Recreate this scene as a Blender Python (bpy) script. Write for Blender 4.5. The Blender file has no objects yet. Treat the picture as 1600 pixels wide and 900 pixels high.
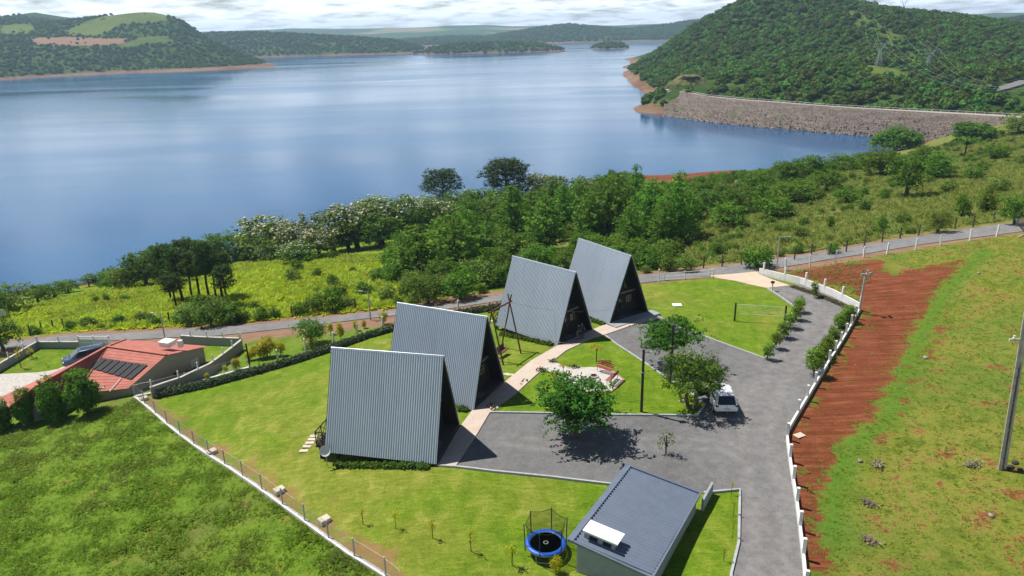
import bpy, bmesh, math, random
import numpy as np
from mathutils import Vector, Matrix
from mathutils.geometry import delaunay_2d_cdt

scene = bpy.context.scene
COL = scene.collection
# ------------------------------------------------------------------ camera
_p, _t = math.radians(19.5), math.radians(1.4)
cam_data = bpy.data.cameras.new('camera'); cam = bpy.data.objects.new('camera', cam_data); COL.objects.link(cam)
_r0 = Vector((1, 0, 0)); _u0 = Vector((0, math.sin(_p), math.cos(_p))); _f = Vector((0, math.cos(_p), -math.sin(_p)))
_r = _r0*math.cos(_t)-_u0*math.sin(_t); _u = _r0*math.sin(_t)+_u0*math.cos(_t)
_m = Matrix((_r, _u, -_f)).transposed().to_4x4(); _m.translation = Vector((0, 0, 27.0)); cam.matrix_world = _m
cam_data.sensor_width = 36.0; cam_data.lens = 36.0*1150/1600; cam_data.clip_start = 0.5; cam_data.clip_end = 30000
scene.camera = cam
# ------------------------------------------------------------------ sky, sun, exposure
HAZE = 0.00016
SUN = Vector((-0.44, 0.24, 0.866)).normalized()
world = bpy.data.worlds.new('World'); scene.world = world; world.use_nodes = True
wn, wl = world.node_tree.nodes, world.node_tree.links
wn.clear()
w_out = wn.new('ShaderNodeOutputWorld'); w_bg = wn.new('ShaderNodeBackground'); w_sky = wn.new('ShaderNodeTexSky')
w_sky.sky_type = 'NISHITA'; w_sky.sun_disc = False; w_sky.sun_elevation = math.asin(SUN.z); w_sky.sun_rotation = math.atan2(SUN.x, SUN.y)
w_sky.altitude = 700; w_sky.air_density = 1.0; w_sky.dust_density = 0.3; w_sky.ozone_density = 1.5
w_bg.inputs['Strength'].default_value = 0.05
# fair weather clouds: a flat noise layer seen in perspective
w_tc = wn.new('ShaderNodeTexCoord'); w_sep = wn.new('ShaderNodeSeparateXYZ'); wl.new(w_tc.outputs['Generated'], w_sep.inputs[0])
w_den = wn.new('ShaderNodeMath'); w_den.operation = 'ADD'; w_den.inputs[1].default_value = 0.13
w_abs = wn.new('ShaderNodeMath'); w_abs.operation = 'ABSOLUTE'; wl.new(w_sep.outputs['Z'], w_abs.inputs[0]); wl.new(w_abs.outputs[0], w_den.inputs[0])
w_div = wn.new('ShaderNodeVectorMath'); w_div.operation = 'DIVIDE'; w_cmb = wn.new('ShaderNodeCombineXYZ')
for k in range(3): wl.new(w_den.outputs[0], w_cmb.inputs[k])
wl.new(w_tc.outputs['Generated'], w_div.inputs[0]); wl.new(w_cmb.outputs[0], w_div.inputs[1])
w_noise = wn.new('ShaderNodeTexNoise'); w_noise.inputs['Scale'].default_value = 3.2; w_noise.inputs['Detail'].default_value = 9; w_noise.inputs['Roughness'].default_value = 0.56
wl.new(w_div.outputs[0], w_noise.inputs['Vector'])
w_ramp = wn.new('ShaderNodeValToRGB'); w_ramp.color_ramp.elements[0].position = 0.37; w_ramp.color_ramp.elements[1].position = 0.64
# slant path through the layer: cover closes up towards the horizon
w_low = wn.new('ShaderNodeMapRange'); wl.new(w_abs.outputs[0], w_low.inputs['Value']); w_low.inputs['From Min'].default_value = 0.0; w_low.inputs['From Max'].default_value = 0.5; w_low.inputs['To Min'].default_value = 0.11; w_low.inputs['To Max'].default_value = -0.24
w_sum = wn.new('ShaderNodeMath'); w_sum.operation = 'ADD'; wl.new(w_noise.outputs['Fac'], w_sum.inputs[0]); wl.new(w_low.outputs[0], w_sum.inputs[1])
wl.new(w_sum.outputs[0], w_ramp.inputs[0])
w_mix = wn.new('ShaderNodeMixRGB'); w_mix.inputs[2].default_value = (20.0, 21.8, 24.0, 1)
wl.new(w_ramp.outputs[0], w_mix.inputs[0]); wl.new(w_sky.outputs[0], w_mix.inputs[1])
wl.new(w_mix.outputs[0], w_bg.inputs[0]); wl.new(w_bg.outputs[0], w_out.inputs[0])
sun_data = bpy.data.lights.new('sun', 'SUN'); sun = bpy.data.objects.new('sun', sun_data); COL.objects.link(sun)
sun_data.energy = 5.0; sun_data.angle = math.radians(0.53); sun_data.color = (1.0, 0.955, 0.88)
sun.rotation_euler = SUN.to_track_quat('Z', 'Y').to_euler(); sun.location = (0, 0, 200)
vs = scene.view_settings; vs.view_transform = 'Standard'; vs.look = 'None'; vs.exposure = 0.44; vs.gamma = 1.0; vs.use_curve_mapping = False
cy = scene.cycles; cy.use_denoising = True; cy.max_bounces = 5; cy.diffuse_bounces = 2; cy.glossy_bounces = 3; cy.transmission_bounces = 3
cy.transparent_max_bounces = 8; cy.volume_bounces = 0; cy.caustics_reflective = False; cy.caustics_refractive = False
cy.use_adaptive_sampling = True; cy.adaptive_threshold = 0.015; scene.render.use_persistent_data = False

# ------------------------------------------------------------------ terrain heights
CAM_P, CAM_T, CAM_F, CAM_H = math.radians(19.5), math.radians(1.4), 1150.0, 27.0
_R0 = np.array([1, 0, 0.]); _U0 = np.array([0, math.sin(CAM_P), math.cos(CAM_P)])
CF = np.array([0, math.cos(CAM_P), -math.sin(CAM_P)])
CR = _R0*math.cos(CAM_T) - _U0*math.sin(CAM_T)
CU = _R0*math.sin(CAM_T) + _U0*math.cos(CAM_T)
WATER = -22.0

class Spline:
    """thin plate spline surface through surveyed heights"""
    def __init__(s, pts, lam=0.05):
        p = np.array(pts, float); s.c = p[:, :2]/100.0; n = len(p)
        K = s.k(s.c[:, None, :]-s.c[None, :, :]); Pm = np.c_[np.ones(n), s.c]
        A = np.zeros((n+3, n+3)); A[:n, :n] = K+lam*np.eye(n)*0.01; A[:n, n:] = Pm; A[n:, :n] = Pm.T
        w = np.linalg.solve(A, np.r_[p[:, 2], 0, 0, 0]); s.w, s.a = w[:n], w[n:]
    def k(s, d):
        r2 = (d**2).sum(-1); return np.where(r2 > 1e-12, r2*np.log(np.maximum(r2, 1e-12)), 0)
    def __call__(s, x, y):
        q = np.stack([np.asarray(x, float), np.asarray(y, float)], -1)/100.0
        sh = q.shape[:-1]; q = q.reshape(-1, 2); out = np.empty(len(q))
        for i in range(0, len(q), 20000):
            b = q[i:i+20000]; out[i:i+20000] = s.k(b[:, None, :]-s.c[None])@s.w + s.a[0] + b@s.a[1:]
        return out.reshape(sh)

NEAR = Spline([
 # plateau with the cabins and the gravel court
 (0,45,0),(10,45,0),(15,33,0),(15,55,0),(5,55,-.05),(-4,44,0),(-2,51,-.1),(6,64,-.95),(11.6,68,-.8),(21,65,-.6),(3,35,-.35),(9,33,-.1),(14,22,.1),
 (28,79,-1.2),(34,67,-.4),(25,72,-.75),(19,46,-.1),(25,56,-.15),(2,28,-.9),(16,76,-1.3),
 # lawn falling to the left
 (-12,44,-.8),(-7.3,32.6,-.7),(-20,46,-2.0),(-34,59.3,-3.6),(-20,58,-2.6),(-12,62,-2.2),(-3,68,-1.9),(-26,66,-3.8),(-14,71,-3.5),(-14,36,-1.7),(-24,50,-2.7),
 # rough field in front, left
 (-25,35,-3.2),(-40,50,-4.8),(-10,26,-1.4),(-60,58,-6.4),(-30,20,-3.2),(-60,30,-6.5),
 # neighbour plot
 (-42,68,-6),(-52,70,-6.1),(-38,73,-6),(-60,75,-6.3),(-75,65,-7),
 # lane
 (-56,77.5,-6.3),(-38,80,-6),(-17.5,81,-4.6),(-1.5,82,-3),(16,84,-1.9),(31,85,-1.1),(48,88,-.1),(66,92.5,1),(90,98,2),
 # field on the right
 (21,40,-.6),(30,40,.5),(45,45,1.6),(60,70,2),(36,64,-.6),(50,80,.5),(60,30,2.6),(90,60,3.6),(25,25,-.2),(40,25,1.2),
 # slope to the lake
 (-38,88,-7.5),(-60,90,-9),(0,92,-4.6),(30,97,-3.0),(70,104,-.6),(0,120,-9.5),(-30,120,-11.5),(-60,115,-13),(40,125,-6.5),(85,130,-2.5),
 (-125,140,-22),(-112,141,-22),(-90,148,-22),(-60,165,-22),(-28,190,-22),(10,215,-22),(35,246,-21.6),(79,252,-21.6),(112,260,-22),(138,280,-22),(165,300,-22),(185,345,-22),
 (55,236,-20.9),(85,238,-20.9),(105,248,-21.1),(40,190,-14.5),(80,200,-12.5),(115,160,-4),(140,220,-12),(120,245,-18),(175,260,-11.5),(200,285,-11.5),(150,180,-4),(200,200,-5),(240,270,-9),
 (-140,165,-28),(-90,190,-28),(-40,240,-28),(20,275,-27),(100,300,-28),(150,345,-28),(-200,180,-30),
 (-140,95,-16),(-110,80,-10),(-120,40,-9),(150,100,4),(250,180,-2),(120,20,6),(0,0,0),(-60,0,-5),(60,0,3),(260,330,-10),
])
def Z(x, y): return NEAR(x, y)

def ray(px, py):
    return CR*(px-800)/CAM_F + CU*(450-py)/CAM_F + CF
def gz(px, py, z=0.0):
    d = ray(px, py); t = (z-CAM_H)/d[2]; return np.array([d[0]*t, d[1]*t, z])
def at(px, py, h=0.0):
    """survey point: where the sight line of a picture point meets the terrain (h metres above it)"""
    d = ray(px, py); t0, t1 = 15.0, None; t = 15.0; o = np.array([0, 0, CAM_H])
    ts = np.linspace(15, 420, 1200); P = o+d*ts[:, None]; below = P[:, 2] < Z(P[:, 0], P[:, 1])+h
    if not below.any(): return P[-1]
    i = int(np.argmax(below)); a, b = ts[max(i-1, 0)], ts[i]
    for _ in range(25):
        m = (a+b)/2; p = o+d*m
        if p[2] < float(Z(p[0], p[1]))+h: b = m
        else: a = m
    p = o+d*b; return p
def G(x, y, h=0.0): return (float(x), float(y), float(Z(x, y))+h)
# ------------------------------------------------------------------ small tools
rnd = random.Random(7)
RNG = np.random.default_rng(11)

def tag(o, label=None, cat=None, group=None, kind=None):
    if label: o['label'] = label
    if cat: o['category'] = cat
    if group: o['group'] = group
    if kind: o['kind'] = kind
    return o
def empty(name, loc=(0, 0, 0), rz=0.0, label=None, cat=None, group=None):
    o = bpy.data.objects.new(name, None); o.empty_display_size = 0.3; COL.objects.link(o)
    o.location = loc; o.rotation_euler = (0, 0, rz)
    return tag(o, label, cat, group)
def copy_tree(o, parent=None):
    c = o.copy(); COL.objects.link(c); c.parent = parent
    for ch in [k for k in bpy.data.objects if k.parent == o]: copy_tree(ch, c)
    return c
def np_mesh(name, V, Fq, mats=(), smooth=False):
    """mesh from numpy vertices and equal sized faces"""
    me = bpy.data.meshes.new(name); V = np.asarray(V, np.float32); Fq = np.asarray(Fq, np.int32); n, k = Fq.shape
    me.vertices.add(len(V)); me.vertices.foreach_set('co', V.ravel())
    me.loops.add(n*k); me.loops.foreach_set('vertex_index', Fq.ravel())
    me.polygons.add(n); me.polygons.foreach_set('loop_start', np.arange(0, n*k, k, dtype=np.int32))
    me.polygons.foreach_set('loop_total', np.full(n, k, np.int32))
    if smooth: me.polygons.foreach_set('use_smooth', np.ones(n, bool))
    for m in mats: me.materials.append(m)
    me.update(calc_edges=True); return me
def link(name, me, parent=None, loc=(0, 0, 0)):
    o = bpy.data.objects.new(name, me); COL.objects.link(o); o.location = loc; o.parent = parent; return o

class MB:
    """collects boxes, beams, tubes and plates into one mesh"""
    def __init__(s): s.v = []; s.f = []
    def add(s, vs, fs):
        b = len(s.v); s.v += [tuple(map(float, p)) for p in vs]; s.f += [tuple(i+b for i in f) for f in fs]; return s
    def box(s, c, d, rz=0.0, taper=1.0):
        hx, hy, hz = d[0]/2, d[1]/2, d[2]/2; ca, sa = math.cos(rz), math.sin(rz); P = []
        for z, t in ((-hz, 1.0), (hz, taper)):
            for x, y in ((-hx, -hy), (hx, -hy), (hx, hy), (-hx, hy)):
                x, y = x*t, y*t; P.append((c[0]+x*ca-y*sa, c[1]+x*sa+y*ca, c[2]+z))
        return s.add(P, [(3, 2, 1, 0), (4, 5, 6, 7), (0, 1, 5, 4), (1, 2, 6, 5), (2, 3, 7, 6), (3, 0, 4, 7)])
    def beam(s, p0, p1, w, h=None, w1=None):
        h = h or w; w1 = w1 or w; a, b = Vector(p0), Vector(p1); d = (b-a).normalized()
        u = d.cross(Vector((0, 0, 1)));  u = u.normalized() if u.length > 1e-4 else Vector((1, 0, 0)); v = u.cross(d).normalized(); P = []
        for p, k in ((a, 1.0), (b, w1/w)):
            for x, y in ((-1, -1), (1, -1), (1, 1), (-1, 1)): P.append(p+u*x*w*k/2+v*y*h*k/2)
        return s.add(P, [(3, 2, 1, 0), (4, 5, 6, 7), (0, 1, 5, 4), (1, 2, 6, 5), (2, 3, 7, 6), (3, 0, 4, 7)])
    def tube(s, p0, p1, r, r1=None, n=8, cap=True):
        r1 = r if r1 is None else r1; a, b = Vector(p0), Vector(p1); d = (b-a).normalized()
        u = d.orthogonal().normalized(); v = d.cross(u); P = []
        for p, q in ((a, r), (b, r1)):
            for k in range(n):
                t = 2*math.pi*k/n; P.append(p+u*math.cos(t)*q+v*math.sin(t)*q)
        F = [(k, (k+1) % n, n+(k+1) % n, n+k) for k in range(n)]
        if cap: F += [tuple(range(n-1, -1, -1)), tuple(range(n, 2*n))]
        return s.add(P, F)
    def path(s, pts, rs, n=7):
        """a bent tapering tube"""
        for i in range(len(pts)-1): s.tube(pts[i], pts[i+1], rs[i], rs[i+1], n)
        return s
    def prism(s, poly, z0, z1):
        n = len(poly); P = [(x, y, z0) for x, y in poly]+[(x, y, z1) for x, y in poly]
        return s.add(P, [tuple(range(n-1, -1, -1)), tuple(range(n, 2*n))]+[(k, (k+1) % n, n+(k+1) % n, n+k) for k in range(n)])
    def plate(s, pts, t):
        """polygon in space given thickness t below it"""
        P = [Vector(p) for p in pts]; nrm = (P[1]-P[0]).cross(P[2]-P[0]).normalized(); n = len(P)
        Q = P+[p-nrm*t for p in P]
        return s.add(Q, [tuple(range(n)), tuple(range(2*n-1, n-1, -1))]+[(k, n+k, n+(k+1) % n, (k+1) % n) for k in range(n)])
    def lathe(s, prof, c=(0, 0, 0), n=16, cap=True):
        P = []; m = len(prof)
        for r, z in prof:
            for k in range(n):
                t = 2*math.pi*k/n; P.append((c[0]+r*math.cos(t), c[1]+r*math.sin(t), c[2]+z))
        F = [(j*n+k, j*n+(k+1) % n, (j+1)*n+(k+1) % n, (j+1)*n+k) for j in range(m-1) for k in range(n)]
        if cap: F += [tuple(range(n-1, -1, -1)), tuple(range((m-1)*n, m*n))]
        return s.add(P, F)
    def build(s, name, mat, parent=None, smooth=False, loc=(0, 0, 0), bevel=0.0):
        me = bpy.data.meshes.new(name); me.from_pydata(s.v, [], s.f); me.materials.append(mat)
        if bevel:
            bm = bmesh.new(); bm.from_mesh(me); bmesh.ops.bevel(bm, geom=bm.edges[:], offset=bevel, segments=1, affect='EDGES', clamp_overlap=True); bm.to_mesh(me); bm.free()
        bm = bmesh.new(); bm.from_mesh(me); bmesh.ops.recalc_face_normals(bm, faces=bm.faces[:]); bm.to_mesh(me); bm.free()
        if smooth: me.polygons.foreach_set('use_smooth', np.ones(len(me.polygons), bool))
        return link(name, me, parent, loc)

# ------------------------------------------------------------------ materials
def srgb(r, g, b):
    f = lambda c: (c/255/12.92) if c/255 <= 0.04045 else ((c/255+0.055)/1.055)**2.4
    return (f(r), f(g), f(b), 1)
class N:
    """node tree shorthand"""
    def __init__(s, name):
        s.m = bpy.data.materials.new(name); s.m.use_nodes = True; s.t = s.m.node_tree; s.t.nodes.clear()
        s.out = s.t.nodes.new('ShaderNodeOutputMaterial')
    def n(s, kind, **kw):
        x = s.t.nodes.new('ShaderNode'+kind)
        for k, v in kw.items(): setattr(x, k, v)
        return x
    def put(s, sock, v):
        if hasattr(v, 'is_linked') or hasattr(v, 'links'): s.t.links.new(v, sock)
        else:
            if isinstance(v, tuple) and len(v) == 3 and sock.type == 'RGBA': v = (*v, 1)
            sock.default_value = v
    def pos(s): return s.n('NewGeometry').outputs['Position']
    def obj(s): return s.n('TexCoord').outputs['Object']
    def noise(s, vec, scale, detail=4, rough=0.55, dist=0.0, stretch=None):
        if stretch:
            mp = s.n('Mapping'); s.put(mp.inputs['Vector'], vec); mp.inputs['Scale'].default_value = stretch[:3]
            if len(stretch) > 3: mp.inputs['Rotation'].default_value = (0, 0, stretch[3])
            vec = mp.outputs[0]
        x = s.n('TexNoise'); s.put(x.inputs['Vector'], vec); x.inputs['Scale'].default_value = scale; x.inputs['Detail'].default_value = detail
        x.inputs['Roughness'].default_value = rough; x.inputs['Distortion'].default_value = dist; return x.outputs['Fac']
    def ramp(s, fac, *stops):
        x = s.n('ValToRGB'); s.put(x.inputs[0], fac); e = x.color_ramp.elements
        while len(e) < len(stops): e.new(0.5)
        for el, (p, c) in zip(e, stops):
            el.position = p; el.color = c if isinstance(c, tuple) and len(c) == 4 else ((*c, 1) if isinstance(c, tuple) else (c, c, c, 1))
        return x.outputs[0]
    def mix(s, fac, a, b, mode='MIX'):
        x = s.n('MixRGB', blend_type=mode); s.put(x.inputs[0], fac); s.put(x.inputs[1], a); s.put(x.inputs[2], b); return x.outputs[0]
    def math(s, op, a, b=0.0, clamp=False):
        x = s.n('Math', operation=op, use_clamp=clamp); s.put(x.inputs[0], a); s.put(x.inputs[1], b); return x.outputs[0]
    def attr(s, name): return s.n('Attribute', attribute_name=name).outputs['Fac']
    def bump(s, h, strength=0.5, dist=0.05):
        x = s.n('Bump'); s.put(x.inputs['Height'], h); x.inputs['Strength'].default_value = strength; x.inputs['Distance'].default_value = dist; return x.outputs[0]
    def bsdf(s, color, rough=0.8, metal=0.0, spec=0.3, normal=None, **kw):
        x = s.n('BsdfPrincipled'); s.put(x.inputs['Base Color'], color); s.put(x.inputs['Roughness'], rough); s.put(x.inputs['Metallic'], metal)
        s.put(x.inputs['Specular IOR Level'], spec)
        if normal is not None: s.put(x.inputs['Normal'], normal)
        for k, v in kw.items(): s.put(x.inputs[k], v)
        s.t.links.new(x.outputs[0], s.out.inputs[0]); return s.m
def plain(name, c, rough=0.7, metal=0.0, spec=0.3, var=0.12, scale=3.0, bump=0.0):
    """painted / cast surface with uneven tone"""
    n = N(name); v = n.noise(n.pos(), scale, 6, 0.6); v2 = n.noise(n.pos(), scale*9, 3, 0.6)
    a = tuple(x*(1-var*1.6) for x in c[:3]); b = tuple(min(1, x*(1+var)) for x in c[:3])
    f = n.math('ADD', n.math('MULTIPLY', v, 0.7), n.math('MULTIPLY', v2, 0.3))
    col = n.mix(n.ramp(f, (0.32, 0.0), (0.68, 1.0)), (*a, 1), (*b, 1))
    return n.bsdf(col, rough, metal, spec, n.bump(v2, bump, 0.02) if bump else None)
def foliage(name, dark, light, trans=0.35, hue=0.04, val=0.25, patch=None):
    n = N(name); t = n.attr('tint'); r = n.n('ObjectInfo').outputs['Random']
    col = n.mix(t, (*dark, 1), (*light, 1)); h = n.n('HueSaturation')
    if patch: col = n.mix(n.math('MULTIPLY', n.ramp(n.noise(n.pos(), patch[1], 4, 0.6, 0.5), (0.46, 0.0), (0.62, 1.0)), patch[2]), col, (*patch[0], 1))
    n.put(h.inputs['Hue'], n.math('ADD', n.math('MULTIPLY', r, hue), 0.5-hue/2)); n.put(h.inputs['Value'], n.math('ADD', n.math('MULTIPLY', r, val*2), 1-val)); n.put(h.inputs['Color'], col)
    d = n.n('BsdfDiffuse'); n.put(d.inputs[0], h.outputs[0]); tr = n.n('BsdfTranslucent'); n.put(tr.inputs[0], n.mix(0.5, h.outputs[0], (*[min(1, x*1.6) for x in light], 1)))
    g = n.n('BsdfGlossy'); g.inputs['Roughness'].default_value = 0.6; g.inputs[0].default_value = (.55, .65, .45, 1)
    m1 = n.n('MixShader'); m1.inputs[0].default_value = trans; n.t.links.new(d.outputs[0], m1.inputs[1]); n.t.links.new(tr.outputs[0], m1.inputs[2])
    m2 = n.n('MixShader'); m2.inputs[0].default_value = 0.02; n.t.links.new(m1.outputs[0], m2.inputs[1]); n.t.links.new(g.outputs[0], m2.inputs[2])
    n.t.links.new(m2.outputs[0], n.out.inputs[0]); return n.m

# ------------------------------------------------------------------ sheets that follow the terrain
def poly_px(pts): return [tuple(at(x, y)[:2]) for x, y in pts]
def densify(poly, step):
    out = []; n = len(poly)
    for i in range(n):
        a, b = np.array(poly[i]), np.array(poly[(i+1) % n]); k = max(1, int(np.linalg.norm(b-a)/step))
        out += [tuple(a+(b-a)*j/k) for j in range(k)]
    return out
def inside(poly, x, y):
    p = np.array(poly); res = np.zeros(np.shape(x), bool); j = len(p)-1
    for i in range(len(p)):
        xi, yi, xj, yj = *p[i], *p[j]
        c = ((yi > y) != (yj > y)) & (x < (xj-xi)*(y-yi)/(yj-yi+1e-12)+xi); res ^= c; j = i
    return res
def sheet(name, poly, h, mat, step=1.2, zf=None, attrs=None, kind='structure', skirt=0.0):
    b = densify(poly, step); n = len(b); p = np.array(b)
    gx, gy = np.meshgrid(np.arange(p[:, 0].min(), p[:, 0].max(), step), np.arange(p[:, 1].min(), p[:, 1].max(), step))
    m = inside(poly, gx, gy); pts = [Vector(q) for q in b]+[Vector((float(a), float(c))) for a, c in zip(gx[m], gy[m])]
    V, E_, F_, *_ = delaunay_2d_cdt(pts, [(i, (i+1) % n) for i in range(n)], [], 1, 1e-4)
    V = np.array([(v.x, v.y) for v in V]); zz = (zf or Z)(V[:, 0], V[:, 1])+h
    me = bpy.data.meshes.new(name); me.from_pydata([(float(a), float(c), float(d)) for (a, c), d in zip(V, zz)], [], [tuple(f) for f in F_]); me.materials.append(mat)
    bm = bmesh.new(); bm.from_mesh(me); bmesh.ops.recalc_face_normals(bm, faces=bm.faces[:])
    if sum(f.normal.z for f in bm.faces) < 0: bmesh.ops.reverse_faces(bm, faces=bm.faces[:])
    if skirt:
        be = [e for e in bm.edges if e.is_boundary]; r = bmesh.ops.extrude_edge_only(bm, edges=be)
        for v in [g for g in r['geom'] if isinstance(g, bmesh.types.BMVert)]: v.co.z -= skirt
    bm.to_mesh(me); bm.free()
    if attrs:
        co = np.array([v.co[:2] for v in me.vertices])
        for k, fn in attrs.items():
            a = me.attributes.new(k, 'FLOAT', 'POINT'); a.data.foreach_set('value', np.asarray(fn(co[:, 0], co[:, 1]), np.float32))
    o = link(name, me); o['kind'] = kind; return o
def strip(pts, w0, w1, h0, h1, zf=Z, closed=False, step=1.0):
    """kerb or low wall along a ground line: width w0+w1 about the line, from h0 to h1 above the terrain"""
    P = []
    for i in range(len(pts)-1):
        a, b = np.array(pts[i][:2]), np.array(pts[i+1][:2]); k = max(1, int(np.linalg.norm(b-a)/step)); P += [a+(b-a)*j/k for j in range(k)]
    P.append(np.array(pts[-1][:2])); m = MB(); R = []
    for i, p in enumerate(P):
        d = P[min(i+1, len(P)-1)]-P[max(i-1, 0)]; d = d/np.linalg.norm(d); nn = np.array([-d[1], d[0]]); z = float(zf(*p))
        a, b = p+nn*w0, p-nn*w1; R.append([(a[0], a[1], z+h0), (a[0], a[1], z+h1), (b[0], b[1], z+h1), (b[0], b[1], z+h0)])
    V = [q for r in R for q in r]; F_ = []
    for i in range(len(R)-1):
        for k in range(4): F_.append((4*i+k, 4*i+(k+1) % 4, 4*i+4+(k+1) % 4, 4*i+4+k))
    F_ += [(3, 2, 1, 0), (4*len(R)-4, 4*len(R)-3, 4*len(R)-2, 4*len(R)-1)]
    return m.add(V, F_)
def along(pts, step):
    """points every step metres along a line, with direction"""
    out = []; acc = 0.0
    for i in range(len(pts)-1):
        a, b = np.array(pts[i][:2], float), np.array(pts[i+1][:2], float); L = np.linalg.norm(b-a); d = (b-a)/L; t = (-acc) % step if out else 0.0
        while t < L: out.append((*(a+d*t), math.atan2(d[1], d[0]))); t += step
        acc = (acc+L) % step
    return out

# ------------------------------------------------------------------ scattering of uncountable cover
def proto(name, me): return bpy.data.objects.new(name, me)
def scatter(name, P, rot, scl, idx, protos, label, cat=None, tilt=None):
    me = bpy.data.meshes.new(name); P = np.asarray(P, np.float32); me.vertices.add(len(P)); me.vertices.foreach_set('co', P.ravel())
    for k, v, t in (('rz', rot, 'FLOAT'), ('sc', scl, 'FLOAT'), ('ix', idx, 'INT')):
        a = me.attributes.new(k, t, 'POINT'); a.data.foreach_set('value', np.asarray(v, np.float32 if t == 'FLOAT' else np.int32))
    me.update(); o = link(name, me); tag(o, label, cat, kind='stuff')
    g = bpy.data.node_groups.new(name+'_cover', 'GeometryNodeTree'); g.interface.new_socket('Geometry', in_out='INPUT', socket_type='NodeSocketGeometry'); g.interface.new_socket('Geometry', in_out='OUTPUT', socket_type='NodeSocketGeometry')
    nn, ll = g.nodes, g.links; gi = nn.new('NodeGroupInput'); go = nn.new('NodeGroupOutput'); ip = nn.new('GeometryNodeInstanceOnPoints'); jn = nn.new('GeometryNodeJoinGeometry')
    for pr in reversed(protos):
        oi = nn.new('GeometryNodeObjectInfo'); oi.inputs['Object'].default_value = pr; oi.inputs['As Instance'].default_value = True; ll.new(oi.outputs['Geometry'], jn.inputs[0])
    def na(nm, t):
        x = nn.new('GeometryNodeInputNamedAttribute'); x.data_type = t; x.inputs['Name'].default_value = nm; return x.outputs['Attribute']
    cx = nn.new('ShaderNodeCombineXYZ'); ll.new(na('rz', 'FLOAT'), cx.inputs[2])
    ll.new(gi.outputs[0], ip.inputs['Points']); ll.new(jn.outputs[0], ip.inputs['Instance']); ip.inputs['Pick Instance'].default_value = True
    ll.new(na('ix', 'INT'), ip.inputs['Instance Index']); ll.new(cx.outputs[0], ip.inputs['Rotation']); ll.new(na('sc', 'FLOAT'), ip.inputs['Scale'])
    ll.new(ip.outputs[0], go.inputs[0]); md = o.modifiers.new('cover', 'NODES'); md.node_group = g
    return o

# ------------------------------------------------------------------ leaves
def leaves(C, Nrm, size, tint, aspect=0.6, rng=RNG, bend=0.0):
    """arrays of leaf faces: centres, normals, lengths"""
    n = len(C); Nrm = Nrm/np.maximum(np.linalg.norm(Nrm, axis=1, keepdims=True), 1e-6); r = rng.normal(size=(n, 3))
    u = np.cross(Nrm, r); u /= np.maximum(np.linalg.norm(u, axis=1, keepdims=True), 1e-6); v = np.cross(Nrm, u)
    s = np.asarray(size).reshape(-1, 1)*0.5; w = s*aspect
    V = np.stack([C-u*s, C+v*w-u*s*0.1, C+u*s, C-v*w-u*s*0.1], 1).reshape(-1, 3)
    return V, np.arange(4*n).reshape(n, 4), np.asarray(tint)
def leaf_mesh(name, parts, mats):
    """parts: list of (V, F, tint, material index)"""
    Vs, Fs, Ts, Ms = [], [], [], []; o = 0
    for V, F_, T, mi in parts: Vs.append(V); Fs.append(F_+o); Ts.append(T); Ms.append(np.full(len(F_), mi)); o += len(V)
    me = np_mesh(name, np.concatenate(Vs), np.concatenate(Fs), mats)
    a = me.attributes.new('tint', 'FLOAT', 'FACE'); a.data.foreach_set('value', np.concatenate(Ts).astype(np.float32))
    me.polygons.foreach_set('material_index', np.concatenate(Ms).astype(np.int32)); return me
def clumps(blobs, per, k, leaf, spread, rng=RNG, shell=0.55, low=-0.5, upb=0.5):
    """leaf clumps spread through ellipsoid lobes; blobs: (cx,cy,cz,rx,ry,rz)"""
    C, Nn, S, T = [], [], [], []
    for b in blobs:
        c, r = np.array(b[:3]), np.array(b[3:6]); m = max(3, int(per*(r[0]*r[1]*r[2])**(2/3)))
        d = rng.normal(size=(m*3, 3)); d /= np.linalg.norm(d, axis=1, keepdims=True); d = d[d[:, 2] > low][:m]
        rad = shell+(1.05-shell)*rng.random((len(d), 1))**0.6; cc = c+d*r*rad; t = np.clip(rng.normal(0.5, 0.25, len(d)), 0, 1)
        q = cc[:, None, :]+rng.normal(size=(len(d), k, 3))*np.array([1, 1, 0.6])*spread
        nn = d[:, None, :]*0.7+rng.normal(size=(len(d), k, 3))*0.55+np.array([0, 0, upb])
        C.append(q.reshape(-1, 3)); Nn.append(nn.reshape(-1, 3)); S.append(leaf*(0.6+0.8*rng.random(len(d)*k))); T.append(np.clip(np.repeat(t, k)+rng.normal(0, 0.12, len(d)*k), 0, 1))
    return np.concatenate(C), np.concatenate(Nn), np.concatenate(S), np.concatenate(T)
ORD = ['first', 'second', 'third', 'fourth', 'fifth', 'sixth', 'seventh', 'eighth', 'ninth', 'tenth', 'eleventh', 'twelfth', 'thirteenth', 'fourteenth', 'fifteenth', 'sixteenth', 'seventeenth', 'eighteenth', 'nineteenth', 'twentieth', 'twenty-first', 'twenty-second', 'twenty-third', 'twenty-fourth', 'twenty-fifth', 'twenty-sixth', 'twenty-seventh', 'twenty-eighth']
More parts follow.
